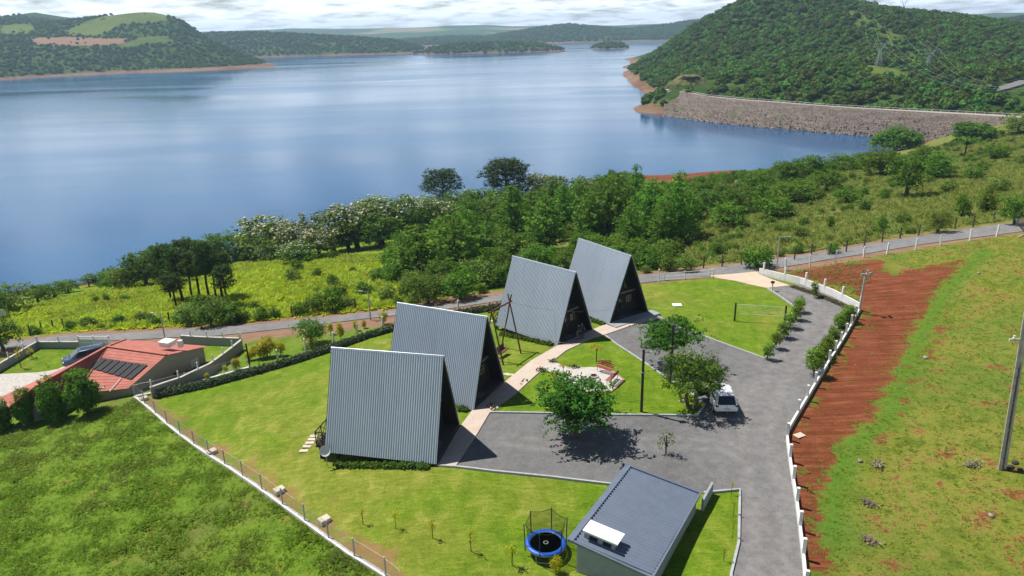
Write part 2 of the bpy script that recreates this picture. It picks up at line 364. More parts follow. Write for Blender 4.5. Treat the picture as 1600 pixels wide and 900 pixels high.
# ------------------------------------------------------------------ ground materials
def ground_mat():
    n = N('open_ground'); p = n.pos()
    big = n.noise(p, 0.09, 4, 0.6); mid = n.noise(p, 0.55, 5, 0.62); fine = n.noise(p, 4.0, 5, 0.7); grain = n.noise(p, 16.0, 3, 0.7)
    f = n.math('ADD', n.math('MULTIPLY', mid, 0.45), n.math('ADD', n.math('MULTIPLY', fine, 0.35), n.math('MULTIPLY', grain, 0.2)))
    rough = n.ramp(f, (0.36, (0.065, 0.120, 0.010)), (0.46, (0.105, 0.185, 0.015)), (0.55, (0.150, 0.230, 0.022)), (0.66, (0.220, 0.240, 0.055)))
    rough = n.mix(n.ramp(big, (0.52, 0.0), (0.70, 0.55)), rough, (0.12, 0.105, 0.042, 1))
    bright = n.ramp(f, (0.36, (0.050, 0.110, 0.010)), (0.46, (0.110, 0.190, 0.012)), (0.55, (0.180, 0.250, 0.015)), (0.66, (0.28, 0.29, 0.03)))
    dry = n.ramp(f, (0.36, (0.070, 0.095, 0.018)), (0.46, (0.135, 0.155, 0.034)), (0.56, (0.21, 0.20, 0.065)), (0.66, (0.29, 0.24, 0.12)))
    dry = n.mix(n.ramp(big, (0.46, 0.0), (0.66, 0.6)), dry, n.mix(fine, (0.06, 0.11, 0.016, 1), (0.14, 0.20, 0.03, 1)))
    field = n.ramp(f, (0.38, (0.075, 0.115, 0.014)), (0.45, (0.135, 0.170, 0.020)), (0.53, (0.215, 0.220, 0.036)), (0.61, (0.24, 0.15, 0.075)))
    field = n.mix(n.ramp(big, (0.46, 0.0), (0.66, 0.55)), field, n.mix(fine, (0.055, 0.125, 0.016, 1), (0.11, 0.20, 0.025, 1)))
    c = n.mix(n.attr('bright'), rough, bright); c = n.mix(n.attr('dry'), c, dry); c = n.mix(n.attr('field'), c, field); c = n.mix(n.math('MULTIPLY', n.attr('lush'), n.ramp(mid, (0.35, 0.4), (0.55, 1.0))), c, n.mix(fine, (0.05, 0.13, 0.012, 1), (0.12, 0.24, 0.02, 1)))
    furrow = n.noise(p, 1.3, 3, 0.6, 0.3, (0.16, 2.4, 1, 0.22))
    sn = n.math('ADD', n.math('MULTIPLY', mid, 0.25), n.math('ADD', n.math('MULTIPLY', furrow, 0.4), n.math('MULTIPLY', grain, 0.35)))
    soil = n.ramp(sn, (0.38, (0.110, 0.030, 0.012)), (0.5, (0.180, 0.052, 0.022)), (0.62, (0.29, 0.11, 0.055)))
    edge = n.math('ADD', n.attr('soil'), n.math('MULTIPLY', n.math('SUBTRACT', n.math('ADD', n.math('MULTIPLY', mid, 0.6), n.math('MULTIPLY', fine, 0.4)), 0.5), 3.4))
    c = n.mix(n.ramp(edge, (0.46, 0.0), (0.62, 1.0)), c, soil)
    dirt = n.ramp(sn, (0.3, (0.17, 0.085, 0.052)), (0.7, (0.34, 0.22, 0.15)))
    e2 = n.math('ADD', n.attr('dirt'), n.math('MULTIPLY', n.math('SUBTRACT', fine, 0.5), 1.2)); c = n.mix(n.ramp(e2, (0.45, 0.0), (0.6, 1.0)), c, dirt)
    h = n.math('ADD', n.math('MULTIPLY', fine, 0.5), n.math('ADD', n.math('MULTIPLY', grain, 0.3), n.math('MULTIPLY', furrow, 0.9)))
    return n.bsdf(c, 0.95, 0, 0.1, n.bump(h, 0.9, 0.18))
def lawn_mat():
    n = N('mown_lawn'); p = n.pos()
    big = n.noise(p, 0.12, 4, 0.6, 0.6); mid = n.noise(p, 0.9, 5, 0.65, 0.5, (1.0, 0.55, 1, 0.5)); fine = n.noise(p, 9, 4, 0.75); st = n.noise(p, 2.2, 4, 0.7, 0.8, (0.5, 2.0, 1, 0.6))
    f = n.math('ADD', n.math('MULTIPLY', n.math('ADD', mid, st), 0.33), n.math('MULTIPLY', fine, 0.34))
    g = n.ramp(f, (0.37, (0.040, 0.092, 0.005)), (0.45, (0.080, 0.152, 0.007)), (0.53, (0.125, 0.195, 0.011)), (0.63, (0.235, 0.26, 0.038)))
    g = n.mix(n.ramp(n.math('ADD', big, n.math('MULTIPLY', n.attr('straw'), 0.35)), (0.46, 0.0), (0.66, 0.9)), g, n.ramp(f, (0.37, (0.080, 0.120, 0.010)), (0.5, (0.160, 0.190, 0.022)), (0.63, (0.31, 0.28, 0.08))))
    bare = n.noise(p, 0.33, 5, 0.7, 0.3); g = n.mix(n.ramp(n.math('ADD', bare, n.math('MULTIPLY', n.attr('bare'), 0.28)), (0.66, 0.0), (0.78, 0.75)), g, (0.25, 0.125, 0.065, 1))
    return n.bsdf(g, 0.95, 0, 0.1, n.bump(n.math('ADD', n.math('MULTIPLY', fine, 0.6), n.math('MULTIPLY', st, 0.5)), 0.7, 0.08))
def gravel_mat(name='grey_gravel', a=(0.095, 0.093, 0.095), b=(0.185, 0.180, 0.181), rust=True):
    n = N(name); p = n.pos(); big = n.noise(p, 0.16, 4, 0.6, 0.5); mid = n.noise(p, 1.4, 5, 0.65); fine = n.noise(p, 18, 4, 0.8)
    vo = n.n('TexVoronoi'); n.put(vo.inputs['Vector'], p); vo.inputs['Scale'].default_value = 16
    f = n.math('ADD', n.math('ADD', n.math('MULTIPLY', fine, 0.45), n.math('MULTIPLY', mid, 0.3)), n.math('MULTIPLY', big, 0.25))
    c = n.ramp(f, (0.38, a), (0.5, tuple((x+y)/2 for x, y in zip(a, b))), (0.62, b)); c = n.mix(0.22, c, vo.outputs['Color'], 'SOFT_LIGHT')
    hsv = n.n('HueSaturation'); n.put(hsv.inputs['Color'], c); hsv.inputs['Saturation'].default_value = 0.6; c = hsv.outputs[0]
    if rust: c = n.mix(n.ramp(n.noise(p, 0.23, 5, 0.65, 0.6), (0.60, 0.0), (0.76, 0.4)), c, (0.21, 0.12, 0.085, 1))
    c = n.mix(n.math('MULTIPLY', n.attr('track'), n.ramp(mid, (0.4, 0.35), (0.6, 1.0))), c, (0.24, 0.225, 0.215, 1)); c = n.mix(n.math('MULTIPLY', n.attr('edge'), n.ramp(mid, (0.45, 0.0), (0.58, 0.8))), c, (0.16, 0.13, 0.085, 1))
    return n.bsdf(c, 0.95, 0, 0.15, n.bump(n.math('ADD', vo.outputs['Distance'], fine), 0.8, 0.03))
def paver_mat():
    n = N('paving_blocks'); p = n.pos(); b = n.n('TexBrick'); mp = n.n('Mapping'); n.put(mp.inputs[0], p); mp.inputs['Rotation'].default_value = (0, 0, 0.9); n.put(b.inputs['Vector'], mp.outputs[0])
    b.inputs['Scale'].default_value = 4.5; b.inputs['Mortar Size'].default_value = 0.03; b.inputs['Color1'].default_value = (0.47, 0.375, 0.31, 1); b.inputs['Color2'].default_value = (0.55, 0.45, 0.38, 1); b.inputs['Mortar'].default_value = (0.36, 0.29, 0.235, 1)
    c = n.mix(n.ramp(n.noise(p, 1.1, 5, 0.65), (0.35, 0.0), (0.7, 0.5)), b.outputs['Color'], (0.60, 0.51, 0.44, 1)); c = n.mix(n.math('MULTIPLY', n.noise(p, 22, 2), 0.35), c, (0.34, 0.28, 0.23, 1))
    return n.bsdf(c, 0.85, 0, 0.2, n.bump(b.outputs['Fac'], -0.3, 0.01))
M = {}
M['ground'] = ground_mat(); M['lawn'] = lawn_mat(); M['gravel'] = gravel_mat(); M['lane'] = gravel_mat('lane_gravel', (0.12, 0.12, 0.122), (0.24, 0.235, 0.23)); M['paver'] = paver_mat()
M['apron'] = plain('cast_concrete_apron', (0.54, 0.41, 0.31), 0.85, var=0.1, scale=0.8); M['kerb'] = plain('kerb_concrete', (0.36, 0.37, 0.38), 0.85)
M['patio'] = plain('pale_patio_stone', (0.46, 0.43, 0.40), 0.9, var=0.16, scale=2.5, bump=0.3); M['brick_edge'] = plain('brick_edging', (0.38, 0.19, 0.11), 0.9)
M['concrete'] = plain('pale_concrete', (0.46, 0.43, 0.39), 0.9, var=0.22, bump=0.2); M['white'] = plain('white_paint', (0.72, 0.715, 0.70), 0.65, var=0.13, scale=1.5)

# ------------------------------------------------------------------ outlines on the ground
FENCE = poly_px([(211, 621), (262, 664), (330, 714), (404, 763), (470, 811), (548, 868), (600, 900), (640, 932)])
HEDGE = poly_px([(246, 621), (330, 603), (400, 584), (460, 567), (520, 547), (570, 529), (615, 516), (690, 497), (780, 483), (850, 468)])
LAWN = FENCE + poly_px([(760, 1010), (1010, 1010), (1150, 960), (1142, 900), (1153, 850), (1156, 768)]) + [(16, 46), (24, 60)] + poly_px([(1246, 482), (1198, 450), (1150, 440), (1112, 434.5), (1010, 443.5)]) + [HEDGE[-1]] + HEDGE[::-1][1:]
SOIL = poly_px([(1250, 930), (1240, 800), (1226, 690), (1255, 630), (1302, 556), (1343, 488), (1335, 455), (1232, 427), (1300, 414), (1372, 405), (1395, 428), (1520, 402), (1500, 432), (1445, 510), (1405, 600), (1388, 655), (1330, 690), (1304, 740), (1296, 930)])
SOIL2 = poly_px([(1350, 700), (1400, 610), (1450, 520), (1490, 450), (1480, 520), (1430, 620), (1390, 700)])
LANE_LOW = poly_px([(-90, 562), (20, 545), (130, 533), (250, 529), (330, 526), (460, 512), (560, 500), (620, 493), (700, 483), (780, 471), (1000, 443), (1100, 432.5), (1185, 426), (1300, 405), (1450, 381), (1600, 362), (1700, 350)])
LANE_TOP = poly_px([(-90, 549), (0, 537), (110, 524), (260, 517), (390, 509), (470, 500), (560, 491), (690, 477), (780, 461), (1000, 431), (1190, 409), (1400, 375), (1600, 347), (1700, 335)])
def dist_line(pts, x, y):
    d = np.full(np.shape(x), 1e9)
    for a, b in zip(pts[:-1], pts[1:]):
        a, b = np.array(a), np.array(b); ab = b-a; t = np.clip(((x-a[0])*ab[0]+(y-a[1])*ab[1])/(ab@ab), 0, 1); d = np.minimum(d, np.hypot(x-a[0]-ab[0]*t, y-a[1]-ab[1]*t))
    return d
def resample(pts, n):
    p = np.array(pts); s = np.r_[0, np.cumsum(np.hypot(*np.diff(p, axis=0).T))]; t = np.linspace(0, s[-1], n); return np.c_[np.interp(t, s, p[:, 0]), np.interp(t, s, p[:, 1])]
LANE_MID = [tuple(q) for q in (resample(LANE_LOW, 30)+resample(LANE_TOP, 30))/2]
def lane_y(x): return np.interp(x, [p[0] for p in LANE_MID], [p[1] for p in LANE_MID])
def sstep(x, a, b): t = np.clip((x-a)/(b-a), 0, 1); return t*t*(3-2*t)

# ------------------------------------------------------------------ near terrain sheet
gx = np.concatenate([np.arange(-420, -70, 3.5), np.arange(-70, 85, 0.62), np.arange(85, 420, 2.6)])
gy = np.concatenate([np.arange(-60, 14, 4.0), np.arange(14, 110, 0.62), np.arange(110, 350, 1.9)])
X, Y = np.meshgrid(gx, gy); ZZ = Z(X, Y)
ZZ = np.where(X > 240, ZZ*0+np.minimum(ZZ, -4), ZZ); shore_in = sstep(Y, 300, 350); ZZ = ZZ-shore_in*np.where(X < 190, 12, 0)
ZZ = np.where((X < -140) & (Y > 60), np.minimum(ZZ, -18-sstep(-X, 140, 200)*10), ZZ)
ins = inside(LAWN, X, Y); ZZ = ZZ-0.16*ins
MAIN = np.stack([X, Y, ZZ], -1).reshape(-1, 3); ny, nx = X.shape
ii = np.arange(ny*nx).reshape(ny, nx); Q = np.stack([ii[:-1, :-1], ii[:-1, 1:], ii[1:, 1:], ii[1:, :-1]], -1).reshape(-1, 4)
keep = ZZ.reshape(-1)[Q].max(1) > -27; me = np_mesh('ground', MAIN, Q[keep], [M['ground']], True)
x, y, z = MAIN.T; ly = lane_y(x); beyond = sstep(y-ly, 2.0, 5.0)
nearf = (x > 5) & (x < 85) & (y > 10) & (y < 110); sd = np.where(nearf, dist_line(SOIL+SOIL[:1], x, y), 9)*np.where(inside(SOIL, x, y), 1, -1); dsoil = np.clip(np.where(inside(SOIL, x, y), .62+.16*sd, .45+.22*sd), 0, 1.0)+.40*inside(SOIL2, x, y)*(~inside(SOIL, x, y))+.38*inside(poly_px([(1572, 742), (1604, 690), (1660, 690), (1660, 940), (1556, 940), (1566, 840)]), x, y)
fieldR = sstep(x-np.interp(y, [20, 44, 67, 80], [14, 19, 34, 30]), -0.5, 0.5)*(1-beyond)*(y < 130)
att = {'bright': beyond*sstep(-x, -12, 8)*(1-sstep(-x, 100, 135)), 'dry': beyond*sstep(x, -8, 14), 'field': fieldR,
       'soil': np.maximum(dsoil, 1.2*(1-sstep(z, -21.6, -20.0))), 'dirt': np.clip(1.25-dist_line(LANE_MID, x, y)/(5.0+1.8*sstep(-x, -5, 10)), 0, 1)*(np.abs(y-ly) < 10)}
att['soil'] = att['soil']+0.27*fieldR*(dsoil < .1)+0.16*((1-beyond)*(x < -5)*(1-ins.ravel()))
GSTRIP = poly_px([(1540, 392), (1475, 458), (1437, 530), (1408, 600), (1388, 655), (1335, 696), (1306, 760), (1300, 850)])
att['lush'] = np.where(nearf, np.exp(-(dist_line(GSTRIP, x, y)/1.0)**2), 0)*fieldR; att['soil'] = att['soil']-.45*att['lush']
for k, v in att.items():
    a = me.attributes.new(k, 'FLOAT', 'POINT'); a.data.foreach_set('value', v.astype(np.float32))
o = link('ground', me); o['kind'] = 'structure'

# ------------------------------------------------------------------ lawn, gravel, lane, paths
RNGL = np.random.default_rng(3)
def straw(x, y): return np.exp(-(((x+16)/10)**2+((y-42)/8)**2))+0.6*np.exp(-(((x-14)/7)**2+((y-80)/4)**2))-0.6*inside(poly_px([(770, 645), (945, 525), (1100, 635), (1088, 650)]), x, y)
def bare(x, y): return np.exp(-(dist_line(FENCE, x, y)/1.6)**2)+0.8*np.exp(-(((x-17)/4)**2+((y-75)/1.6)**2))
sheet('lawn', LAWN, 0.03, M['lawn'], 1.0, attrs={'straw': straw, 'bare': bare})
KERB_LOW = poly_px([(712, 731), (770, 738), (860, 747), (952, 758)])
WALL_A = poly_px([(1258, 925), (1256, 890), (1243, 780), (1229.5, 690), (1231, 676)]); WALL_B = poly_px([(1231, 676), (1262, 624), (1302, 558), (1343, 486)]); WALL_C = poly_px([(1343, 486), (1300, 463), (1250, 444), (1186, 429)])
PATH_R = poly_px([(712, 731), (745, 681), (765, 647), (805, 618), (850, 577), (885, 549), (925, 530), (944, 525), (990, 509), (1028, 499)])
PATH_L = poly_px([(684, 729), (720, 667), (738, 643), (760, 625), (790, 598), (830, 565), (868, 543), (905, 525), (925, 517), (951, 506), (1013, 490)])
GRAVEL = KERB_LOW + poly_px([(985, 762), (1050, 775), (1100, 772), (1156, 767), (1154, 850), (1142, 900), (1150, 960), (1262, 960)]) + WALL_A[:-1] + WALL_B[:-1] + WALL_C[:-1] + poly_px([(1234, 447), (1198, 451), (1243, 482), (1195, 562), (1135, 540), (1068, 515), (1028, 496)]) + PATH_R[::-1][1:]
DRIVE = poly_px([(1200, 960), (1202, 880), (1196, 760), (1180, 680), (1195, 620), (1235, 560), (1278, 515), (1285, 492), (1265, 472), (1215, 450)]); COURT = poly_px([(1196, 740), (1140, 700), (1040, 690), (940, 705), (800, 690)]); COURT2 = poly_px([(1190, 640), (1130, 590), (1060, 545), (1000, 520)])
def track(x, y):
    d = np.minimum(dist_line(DRIVE, x, y), dist_line(COURT, x, y)+.3); d = np.minimum(d, dist_line(COURT2, x, y)+.2); return .5*np.exp(-((d-.85)/.28)**2)+.42*np.exp(-(dist_line(DRIVE, x, y)/3.2)**2)
sheet('gravel_court', GRAVEL, 0.06, M['gravel'], 0.45, skirt=0.15, attrs={'track': track, 'edge': lambda x, y: np.exp(-(dist_line(GRAVEL+GRAVEL[:1], x, y)/.35)**2)})
ISLAND = poly_px([(767, 646), (949, 650), (1089, 651), (1102, 634), (1080, 617), (1043, 594), (1002, 565), (964, 540), (946, 526), (925, 531), (886, 550), (851, 578), (806, 619)])
sheet('court_lawn', ISLAND, 0.10, M['lawn'], 0.9, attrs={'straw': straw, 'bare': bare}, skirt=0.12)
sheet('paved_path', PATH_L+PATH_R[::-1], 0.13, M['paver'], 0.8, skirt=0.2)
PATIO = poly_px([(862, 567), (893, 577), (935, 576), (957, 582), (976, 597), (955, 615), (915, 615), (884, 603), (870, 588), (847, 580)])
sheet('stone_patio', PATIO, 0.16, M['patio'], 0.6, skirt=0.15)
o = strip(PATIO[2:6]+[PATIO[6]], 0.05, 0.06, 0.0, 0.19).build('patio_edging', M['brick_edge']); o['kind'] = 'structure'
APRON = poly_px([(1113, 434.5), (1150, 440), (1198, 451), (1234, 447), (1186, 430), (1184, 425), (1110, 431.5)])
sheet('concrete_apron', APRON, 0.10, M['apron'], 1.0, skirt=0.2)
sheet('lane', LANE_LOW+LANE_TOP[::-1], 0.07, M['lane'], 1.4, skirt=0.12)
for nm, ln in (('kerb', KERB_LOW+poly_px([(985, 762)])), ('kerb', ISLAND[:5]+ISLAND[5:9]), ('kerb', poly_px([(1198, 451), (1243, 482), (1195, 562), (1135, 540), (1068, 515), (1028, 496)])), ('kerb', poly_px([(1100, 772), (1156, 767), (1154, 850), (1142, 900), (1150, 960)]))):
    o = strip(ln, 0.07, 0.07, -0.1, 0.17).build(nm, M['kerb']); o['kind'] = 'structure'
o = strip([PATH_R[0], PATH_L[0]], 0.06, 0.06, -0.1, 0.16).build('kerb', M['kerb']); o['kind'] = 'structure'

# ------------------------------------------------------------------ lake
def water_mat():
    n = N('lake_water'); p = n.pos(); cd = n.n('CameraData')
    w1 = n.noise(p, 0.55, 4, 0.6, 0.4, (1.0, 1.7, 1, 0.35)); w2 = n.noise(p, 0.06, 3, 0.55)
    streak = n.noise(p, 0.0045, 4, 0.55, 0.5, (0.7, 2.6, 1, 0.12))
    col = n.ramp(streak, (0.35, (0.004, 0.062, 0.165)), (0.65, (0.008, 0.090, 0.215)))
    rough = n.ramp(streak, (0.38, 0.09), (0.60, 0.19))
    return n.bsdf(col, rough, 0, 0.8, n.bump(n.math('ADD', w1, n.math('MULTIPLY', w2, 0.7)), 0.07, 0.30), IOR=1.33)
M['water'] = water_mat()
xs = np.array([-6000, -2500, -1200, -600, -300, -100, 100, 300, 600, 1200, 2500, 6000.]); ys = np.array([90, 200, 400, 800, 1500, 3000, 6500.])
X, Y = np.meshgrid(xs, ys); ii = np.arange(X.size).reshape(X.shape); Q = np.stack([ii[:-1, :-1], ii[:-1, 1:], ii[1:, 1:], ii[1:, :-1]], -1).reshape(-1, 4)
o = link('lake_water', np_mesh('lake_water', np.stack([X, Y, X*0+WATER], -1).reshape(-1, 3), Q, [M['water']])); o['kind'] = 'structure'

# ------------------------------------------------------------------ far shores and hills
def pd(px, py, dist):
    d = ray(px, py); t = dist/d[1]; return (d[0]*t, dist, CAM_H+d[2]*t)
def gw(px, py): return tuple(gz(px, py, WATER))
def under(pts, dx, dy, z=-30): return [(p[0]+dx, p[1]+dy, z) for p in pts]
def hill_mat(name, fields=False, far=0.0):
    n = N(name); p = n.pos(); f = n.math('ADD', n.math('MULTIPLY', n.noise(p, 0.02, 4, 0.6), 0.5), n.math('MULTIPLY', n.noise(p, 0.18, 4, 0.65), 0.5))
    c = n.ramp(f, (0.36, (0.020, 0.045, 0.008)), (0.5, (0.040, 0.080, 0.013)), (0.62, (0.070, 0.115, 0.022)))
    if fields:
        fl = n.noise(p, 0.0022, 3, 0.5, 0.8); c = n.mix(n.ramp(fl, (0.54, 0.0), (0.57, 1.0)), c, n.ramp(n.noise(p, 0.004, 2), (0.40, (0.11, 0.19, 0.035)), (0.5, (0.15, 0.20, 0.05)), (0.6, (0.26, 0.19, 0.12))))
    c = n.mix(n.attr('meadow'), c, n.ramp(f, (0.36, (0.060, 0.100, 0.016)), (0.60, (0.13, 0.165, 0.035)))); c = n.mix(n.attr('plough'), c, (0.24, 0.15, 0.095, 1))
    c = n.mix(n.attr('shore'), c, n.ramp(f, (0.36, (0.13, 0.065, 0.040)), (0.6, (0.23, 0.15, 0.10))))
    return n.bsdf(c, 1.0, 0, 0.05)
def land(name, zf, x0, x1, y0, y1, step, mat, masks=None, shore=1.8, zmin=-25):
    gx, gy = np.arange(x0, x1+step, step), np.arange(y0, y1+step, step); X, Y = np.meshgrid(gx, gy); ZZ = zf(X, Y)
    ii = np.arange(X.size).reshape(X.shape); Q = np.stack([ii[:-1, :-1], ii[:-1, 1:], ii[1:, 1:], ii[1:, :-1]], -1).reshape(-1, 4); V = np.stack([X, Y, ZZ], -1).reshape(-1, 3)
    me = np_mesh(name, V, Q[V[:, 2][Q].max(1) > zmin], [mat], True); at_ = {'meadow': V[:, 0]*0, 'plough': V[:, 0]*0, 'shore': 1-sstep(V[:, 2]-WATER, shore, shore*1.7)}
    for k, fn in (masks or {}).items(): at_[k] = fn(V[:, 0], V[:, 1])
    for k, v in at_.items(): a = me.attributes.new(k, 'FLOAT', 'POINT'); a.data.foreach_set('value', np.asarray(v, np.float32))
    o = link(name, me); o['kind'] = 'structure'; return o
def hit(px, py, zf, t0, t1):
    d = ray(px, py); ts = np.linspace(t0, t1, 1500); P = np.array([0, 0, CAM_H])+d*ts[:, None]; b = P[:, 2] < zf(P[:, 0], P[:, 1]); i = int(np.argmax(b)) if b.any() else -1; return P[i]
M['hill'] = hill_mat('wooded_hillside'); M['far_hill'] = hill_mat('far_farmland', True)

# right: steep wooded hill behind the dam
sh = [gw(*q) for q in ((1041, 181), (1020, 179), (1000, 175), (1010, 165), (1020, 155), (1005, 140), (985, 125), (975, 116), (985, 108), (984, 101))]
HR = Spline(sh + under(sh[1:], -35, 0) + [tuple(gz(a, b, c)) for a, b, c in ((1030, 168, -19.5), (1040, 156, -15.5), (1050, 146, -12.8), (1018, 160, -20.6), (1040, 140, -12.5))] + [pd(*q) for q in ((1030, 80, 900), (1080, 47, 860), (1150, 10, 830), (1182, -4, 800), (1250, -8, 800), (1325, 2, 790), (1350, 14, 780), (1400, 22, 760), (1470, 30, 740), (1540, 36, 720), (1600, 52, 690), (1700, 75, 650),
   (1060, 110, 600), (1100, 100, 600), (1150, 75, 640), (1250, 80, 590), (1330, 70, 580), (1400, 85, 560), (1500, 80, 570), (1600, 95, 540), (1090, 130, 500), (1130, 138, 455), (1200, 140, 430), (1300, 150, 400), (1400, 152, 385), (1500, 155, 365), (1600, 150, 360), (1700, 150, 340))]
   + [(250, 1100, 0), (450, 1150, 0), (700, 1000, -5), (900, 700, -20), (600, 250, -25), (300, 260, -18), (150, 1050, -28), (120, 960, -28), (900, 400, -25), (240, 305, -18), (180, 340, -20), (125, 440, -18)], 0.02)
def HRz(x, y):
    x, y = np.asarray(x, float), np.asarray(y, float); return HR(x, y)+1.2*np.sin(x*0.045+1)*np.sin(y*0.05)-30*(sstep(-x, -78, -55))*(y < 600)-30*sstep(330-y, 0, 40)
def hpoly(pts): return [tuple(hit(a, b, HRz, 330, 1100)[:2]) for a, b in pts]
CORR = hpoly([(1325, 10), (1352, 22), (1392, 48), (1418, 68), (1442, 92), (1425, 96), (1398, 78), (1372, 62), (1340, 40), (1318, 25)]); CLEAR = hpoly([(1342, 101), (1375, 103), (1428, 117), (1425, 124), (1380, 121), (1352, 112)]); CLEAR2 = hpoly([(1405, 88), (1440, 95), (1445, 104), (1412, 98)])
land('wooded_hill', HRz, 60, 900, 300, 1160, 6, M['hill'], {'meadow': lambda x, y: np.clip(0.5*inside(CORR, x, y)+inside(CLEAR, x, y)+inside(CLEAR2, x, y), 0, 1)}, 2.6)

# left: hill with pasture on its top
shl = [gw(*q) for q in ((-60, 128), (0, 125), (100, 119), (180, 115), (250, 113), (330, 110), (415, 106))]; shb = [gw(*q) for q in ((372, 98), (350, 96), (400, 92), (420, 86))]
HL = Spline(shl + under(shl, 0, -90) + shb + [gw(445, 98)[:2]+(-30,), gw(445, 90)[:2]+(-28,)] + [pd(*q) for q in ((-60, 60, 1250), (0, 62, 1230), (-60, 30, 1500), (0, 32, 1480), (50, 34, 1450), (100, 42, 1330), (80, 66, 1190), (150, 27, 1400), (190, 23, 1420), (250, 23, 1420), (285, 34, 1390), (180, 50, 1300),
   (250, 62, 1260), (310, 50, 1370), (350, 74, 1300), (380, 90, 1270), (100, 90, 1120), (250, 92, 1180), (330, 94, 1220), (0, 90, 1090), (-60, 95, 1070))] + [(-700, 1800, 30), (-1000, 1500, 40), (-400, 1420, -30), (-430, 1560, -30), (-400, 1720, -30), (-340, 1300, -30), (-330, 1600, -32), (-560, 1700, -20)], 0.02)
def lpoly(pts): return [tuple(hit(a, b, HL, 900, 1900)[:2]) for a, b in pts]
PAST = lpoly([(130, 36), (160, 26), (265, 25), (262, 32), (240, 36), (190, 38), (150, 56), (105, 56), (100, 50)]); PAST2 = lpoly([(0, 40), (50, 36), (55, 50), (15, 56), (0, 52)]); PAST3 = lpoly([(222, 58), (262, 56), (268, 64), (200, 74), (175, 72)]); PLOUGH = lpoly([(35, 60), (110, 58), (203, 60), (185, 70), (90, 72), (60, 70)])
land('left_headland', HL, -1050, -300, 900, 1760, 9, M['hill'], {'meadow': lambda x, y: np.clip(inside(PAST, x, y)*1.0+inside(PAST2, x, y)+.8*inside(PAST3, x, y), 0, 1), 'plough': lambda x, y: inside(PLOUGH, x, y)*1.0}, 2.2)

def ridge(name, sky, dist, depth, mat, amp=0.0, seed=0, step=None, tail=0.25, shore=2.0, foot=WATER-3):
    """a long hill whose crest follows surveyed heights at one distance"""
    pts = [pd(a, b, dist) for a, b in sky]; xs_, zs_ = [p[0] for p in pts], [p[2] for p in pts]; step = step or dist/180; r = np.random.default_rng(seed); ph = r.random(12)*7; x0, x1 = xs_[0], xs_[-1]
    def zf(x, y):
        c = np.interp(x, xs_, zs_); t = (y-dist)/depth; prof = np.clip(1-np.abs(t)**1.6, 0, 1)
        w = sum(np.sin(x*(0.6+k)*6/dist*2+ph[k])*np.cos(y*(0.5+k)*7/dist*2+ph[k+6]) for k in range(5))/5
        return foot+(c-foot)*prof*(1+amp*w*(1-prof))
    return land(name, zf, x0, x1, dist-depth, dist+depth, step, mat, None, shore), zf
_, FZ = ridge('wooded_far_shore', [(300, 74), (320, 52), (345, 52), (400, 51), (440, 52), (500, 56), (560, 59), (620, 64), (650, 73), (668, 82)], 1880, 210, M['hill'], 0.5, 1)
_, IZ = ridge('wooded_island', [(660, 82), (672, 76), (700, 70), (745, 67), (800, 67), (840, 69), (870, 74), (888, 80)], 1660, 75, M['hill'], 0.3, 2, 9, shore=2.4)
_, JZ = ridge('small_island', [(920, 78), (930, 71), (950, 66), (972, 68), (986, 77)], 1720, 60, M['hill'], 0.3, 3, 8, shore=1.6)
_, KZ = ridge('hill_behind_islands', [(560, 70), (640, 62), (700, 58), (760, 58), (810, 50), (850, 43), (890, 39), (930, 43), (980, 46), (1040, 40), (1085, 33), (1140, 30), (1240, 32)], 2750, 420, M['hill'], 0.5, 4)
ridge('distant_farmland', [(300, 50), (430, 46), (455, 44), (520, 45), (600, 44), (650, 43), (700, 40), (760, 39), (800, 41), (880, 40), (960, 40), (1000, 38), (1100, 35), (1300, 31)], 4700, 900, M['far_hill'], 0.6, 5)
ridge('distant_plateau', [(-300, 50), (-50, 40), (0, 33), (60, 36), (130, 44), (300, 50)], 3600, 700, M['far_hill'], 0.6, 6)
ridge('distant_right_farmland', [(1240, 32), (1380, 22), (1460, 21), (1500, 23), (1560, 20), (1640, 20), (1800, 22)], 3600, 700, M['far_hill'], 0.5, 7)
_, RZ = ridge('wooded_right_ridge', [(1480, 40), (1540, 37), (1570, 31), (1600, 28), (1660, 24), (1800, 30)], 1500, 260, M['hill'], 0.4, 8)

# ------------------------------------------------------------------ rockfill dam
def rock_mat():
    n = N('rockfill'); p = n.pos(); v = n.n('TexVoronoi'); n.put(v.inputs['Vector'], p); v.inputs['Scale'].default_value = 1.3; f = n.noise(p, 0.5, 6, 0.75, 0.4, (.22, .22, 2.6)); s = n.noise(p, 1.5, 3, 0.7)
    c = n.ramp(n.math('ADD', n.math('MULTIPLY', f, 0.5), n.math('MULTIPLY', s, 0.5)), (0.38, (0.095, 0.076, 0.064)), (0.5, (0.175, 0.142, 0.120)), (0.62, (0.30, 0.255, 0.215)))
    sep = n.n('SeparateXYZ'); n.put(sep.inputs[0], p)
    gr = n.math('MULTIPLY', n.ramp(n.noise(p, 0.05, 5, 0.7), (0.5, 0.0), (0.62, 0.7)), n.ramp(n.math('MULTIPLY', n.math('ADD', sep.outputs['Z'], 22.0), 0.1), (0.15, 0.0), (0.3, 1.0), (0.5, 1.0), (0.7, 0.0)))
    c = n.mix(gr, c, (0.10, 0.13, 0.04, 1)); c = n.mix(n.math('MULTIPLY', v.outputs['Distance'], 0.6), c, (0.07, 0.055, 0.048, 1))
    return n.bsdf(c, 0.95, 0, 0.1, n.bump(n.math('ADD', v.outputs['Distance'], f), 0.7, 0.35))
M['rock'] = rock_mat()
